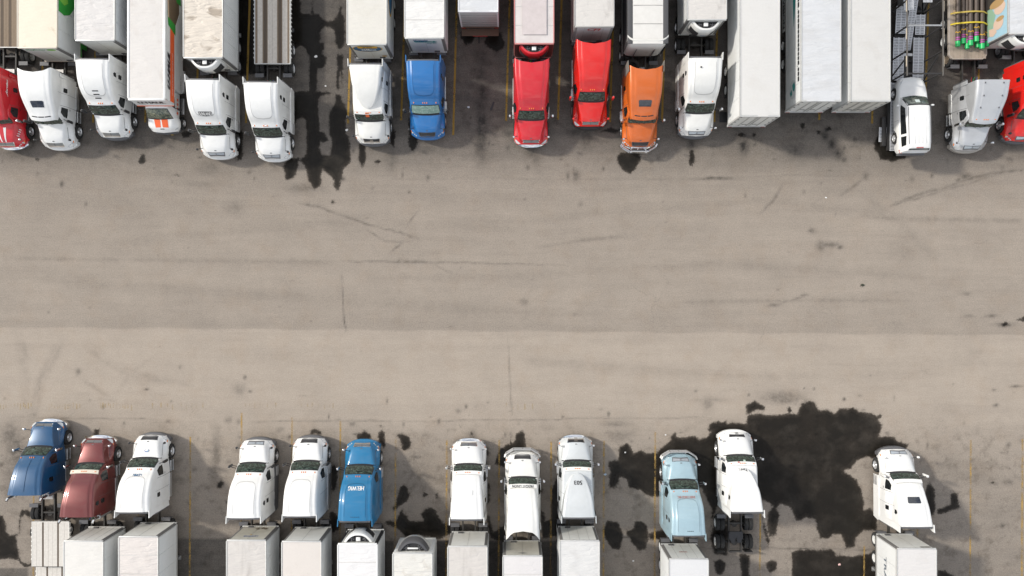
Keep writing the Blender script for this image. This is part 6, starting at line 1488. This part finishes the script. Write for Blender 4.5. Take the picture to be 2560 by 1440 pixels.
# ================================================================== pipes on the flatbed behind the silver truck
flatbed('tan flatbed trailer carrying steel pipes with green caps', 2420, 148, strips=[(1, TANW) for i in range(10)], rail=plain('tan_rail', (.42, .37, .32), .55, dirt=.4), chamfer=.28, length=14.6, half=1.3, pockets=False, frame=plain('dusty_frame', (.16, .12, .09), .7), axles=(1.5, 2.7))
PIPE = plain('brown_steel_pipe', (.085, .065, .055), .55, metal=.3, dirt=.6, scale=3, bump=.2); CAPG = plain('green_plastic_cap', (.01, .42, .11), .4); MAG = plain('magenta_band', (.36, .05, .30), .5); ROPE = plain('yellow_rope', (.62, .36, .03), .7)
rows = [(2394.7, 116, 1.70, .145, 'leftmost'), (2409, 109, 1.70, .135, ''), (2418, 122, 1.70, .135, ''), (2444, 119, 1.70, .135, ''), (2467, 116, 1.70, .135, 'rightmost'),
        (2426.5, 114, 1.98, .15, ''), (2441, 104, 1.98, .15, ''), (2455.5, 122, 1.98, .15, '')]
plabel = ['steel pipe with green cap at the left edge of the load', 'short steel pipe, second from left in the load', 'lower steel pipe whose green cap peeks out under the left raised pipe', 'lower steel pipe under the right raised pipes', 'steel pipe with green cap at the right edge of the load',
          'raised steel pipe, left of the three on top', 'raised steel pipe set furthest back in the middle of the top three', 'raised steel pipe set furthest forward, right of the top three']
for (px_, py_, z, r, _), lb in zip(rows, plabel):
    X, Y = P(px_, py_, z)
    t = thing('steel_pipe', lb, 'pipe', (X, Y, z - r), 0, 'pipes on the tan flatbed')
    MB().cyl((0, .25, r), (0, 12.0, r), r, 18).obj('pipe_body', PIPE, t)
    MB().cyl((0, 0, r), (0, .34, r), r + .015, 18, r2=r + .018).obj('end_cap', CAPG, t)
    for k in (.40, .54): MB().cyl((0, k, r), (0, k + .07, r), r + .004, 18, caps=False).obj('colour_band', MAG, t)
    rp_ = MB()
    for q in range(7):
        a = math.radians(-90 + 30 * q) ; rp_.cyl((r * 1.08 * math.sin(a), .92 + .05 * math.sin(q * 2.1), r + r * 1.08 * math.cos(a)), (r * 1.08 * math.sin(a + .5), .93 + .05 * math.sin(q * 2.1 + 2), r + r * 1.08 * math.cos(a + .5)), .026, 5)
    rp_.obj('rope_tie', ROPE, t)
for yy, lab, x0, x1, dz in ((62, 'worn yellow cargo strap pulled over the pipes near their ends', 2372, 2470, 0), (35, 'dirty yellow cargo strap over the pipes, further from their ends', 2374, 2470, .004)):
    pa = [(2376, yy, 1.52), (2388, yy - 3, 1.88), (2420, yy - 6, 2.15), (2440, yy - 7, 2.155), (2459, yy - 6, 2.15), (2470, yy, 1.86), (2476, yy + 4, 1.52)]
    W3 = [(*P(a, b, c), c + dz) for a, b, c in pa]; vs = []
    for x, y, z in W3: vs += [(x, y - .05, z + .012), (x, y + .05, z + .012), (x, y + .05, z), (x, y - .05, z)]
    fs = [(i * 4 + j, (i + 1) * 4 + j, (i + 1) * 4 + (j + 1) % 4, i * 4 + (j + 1) % 4) for i in range(len(W3) - 1) for j in range(4)]
    o = MB().add(vs, fs).obj('cargo_strap', plain('yellow_strap' if yy == 62 else 'dirty_yellow_strap', (.60, .46, .03) if yy == 62 else (.46, .34, .07), .7)); tag(o, lab, 'strap', 'straps over the pipes')
a = P(2372 + 12, 28, 1.55); b = P(2478, 26, 1.55)
o = MB().box(a[0], b[0], a[1] - .06, a[1] + .06, 1.5, 1.56, .01).obj('dunnage_beam', plain('pale_lumber', (.40, .28, .18), .8)); tag(o, 'wooden beam laid crosswise under the pipes', 'beam')

# ================================================================== litter on the lot
def scrap(px_, py_, size, m, label, name, seed, flat=False, cat='litter'):
    rg = random.Random(seed); X, Y = P(px_, py_); vs = []; n = 9
    for k in range(n):
        a = 2 * PI * k / n; q = size * rg.uniform(.7, 1.1); vs.append((q * math.cos(a), q * .75 * math.sin(a), .006 + (0 if flat else rg.uniform(0, size * .25))))
    vs.append((0, 0, .012 + (0.0 if flat else size * .3)))
    o = MB().add(vs + [(x * .9, y * .9, .005) for x, y, z in vs[:n]], [(k, (k + 1) % n, n) for k in range(n)] + [(k, n + 1 + k, n + 1 + (k + 1) % n, (k + 1) % n) for k in range(n)]).obj(name, m, None, loc=(X, Y, 0)); tag(o, label, cat)
PAPER = plain('paper_litter', (.7, .7, .68), .8)
scrap(867, 325, .12, PAPER, 'round white paper plate on dry strip beside the wet bay', 'paper_plate', 1, True)  # white lid lying flat on the ground
scrap(814, 215, .07, PAPER, 'white paper scrap by a dark stain in the empty wet bay', 'paper_scrap', 2)
scrap(790, 141, .13, PAPER, 'crumpled white paper at top of the empty wet bay', 'paper_scrap', 3)
scrap(2065, 494, .08, PAPER, 'small white scrap alone in the aisle', 'paper_scrap', 4)
scrap(1513, 1186, .11, plain('blue_white_cup', (.4, .5, .6), .6), 'bluish crushed cup right of the truck numbered 503', 'crushed_cup', 5)
scrap(1583, 1402, .08, PAPER, 'pale scrap on the mottled ground left of the ice-blue truck', 'paper_scrap', 6)
scrap(2098, 1411, .12, plain('red_white_wrapper', (.7, .45, .42), .6), 'pinkish white wrapper on wet ground at lower right', 'food_wrapper', 7)
scrap(2157, 713, .15, plain('black_plastic_scrap', (.03, .035, .02), .6), 'black scrap lying in the middle of aisle', 'plastic_scrap', 8)
scrap(1664, 1087, .07, PAPER, 'white scrap beside the top of a yellow line near the ice-blue truck', 'paper_scrap', 9)
scrap(1563, 1131, .07, PAPER, 'white scrap on the dark wet patch left of the ice-blue truck', 'paper_scrap', 10)
scrap(1171, 268, .10, plain('pale_bottle', (.5, .55, .6), .4), 'pale crushed bottle in the oily empty bay', 'crushed_bottle', 11)
X, Y = P(1231, 265); o = MB().box(-.06, .06, -.30, .30, 0, .03, .01).obj('rubber_strip', plain('rubber_strip', (.03, .03, .035), .7), None, loc=(X, Y, 0), rot=(0, 0, -.35)); tag(o, 'dark rubber strip in the empty bay left of crimson truck', 'debris')
X, Y = P(1808, 293); o = MB().box(-.26, .26, -.36, .36, 0, .02, .01).obj('floor_mat', plain('floor_mat_rubber', (.015, .015, .016), .6), None, loc=(X, Y, 0)); tag(o, 'black floor mat on asphalt left of the longest nose-in trailer', 'mat')
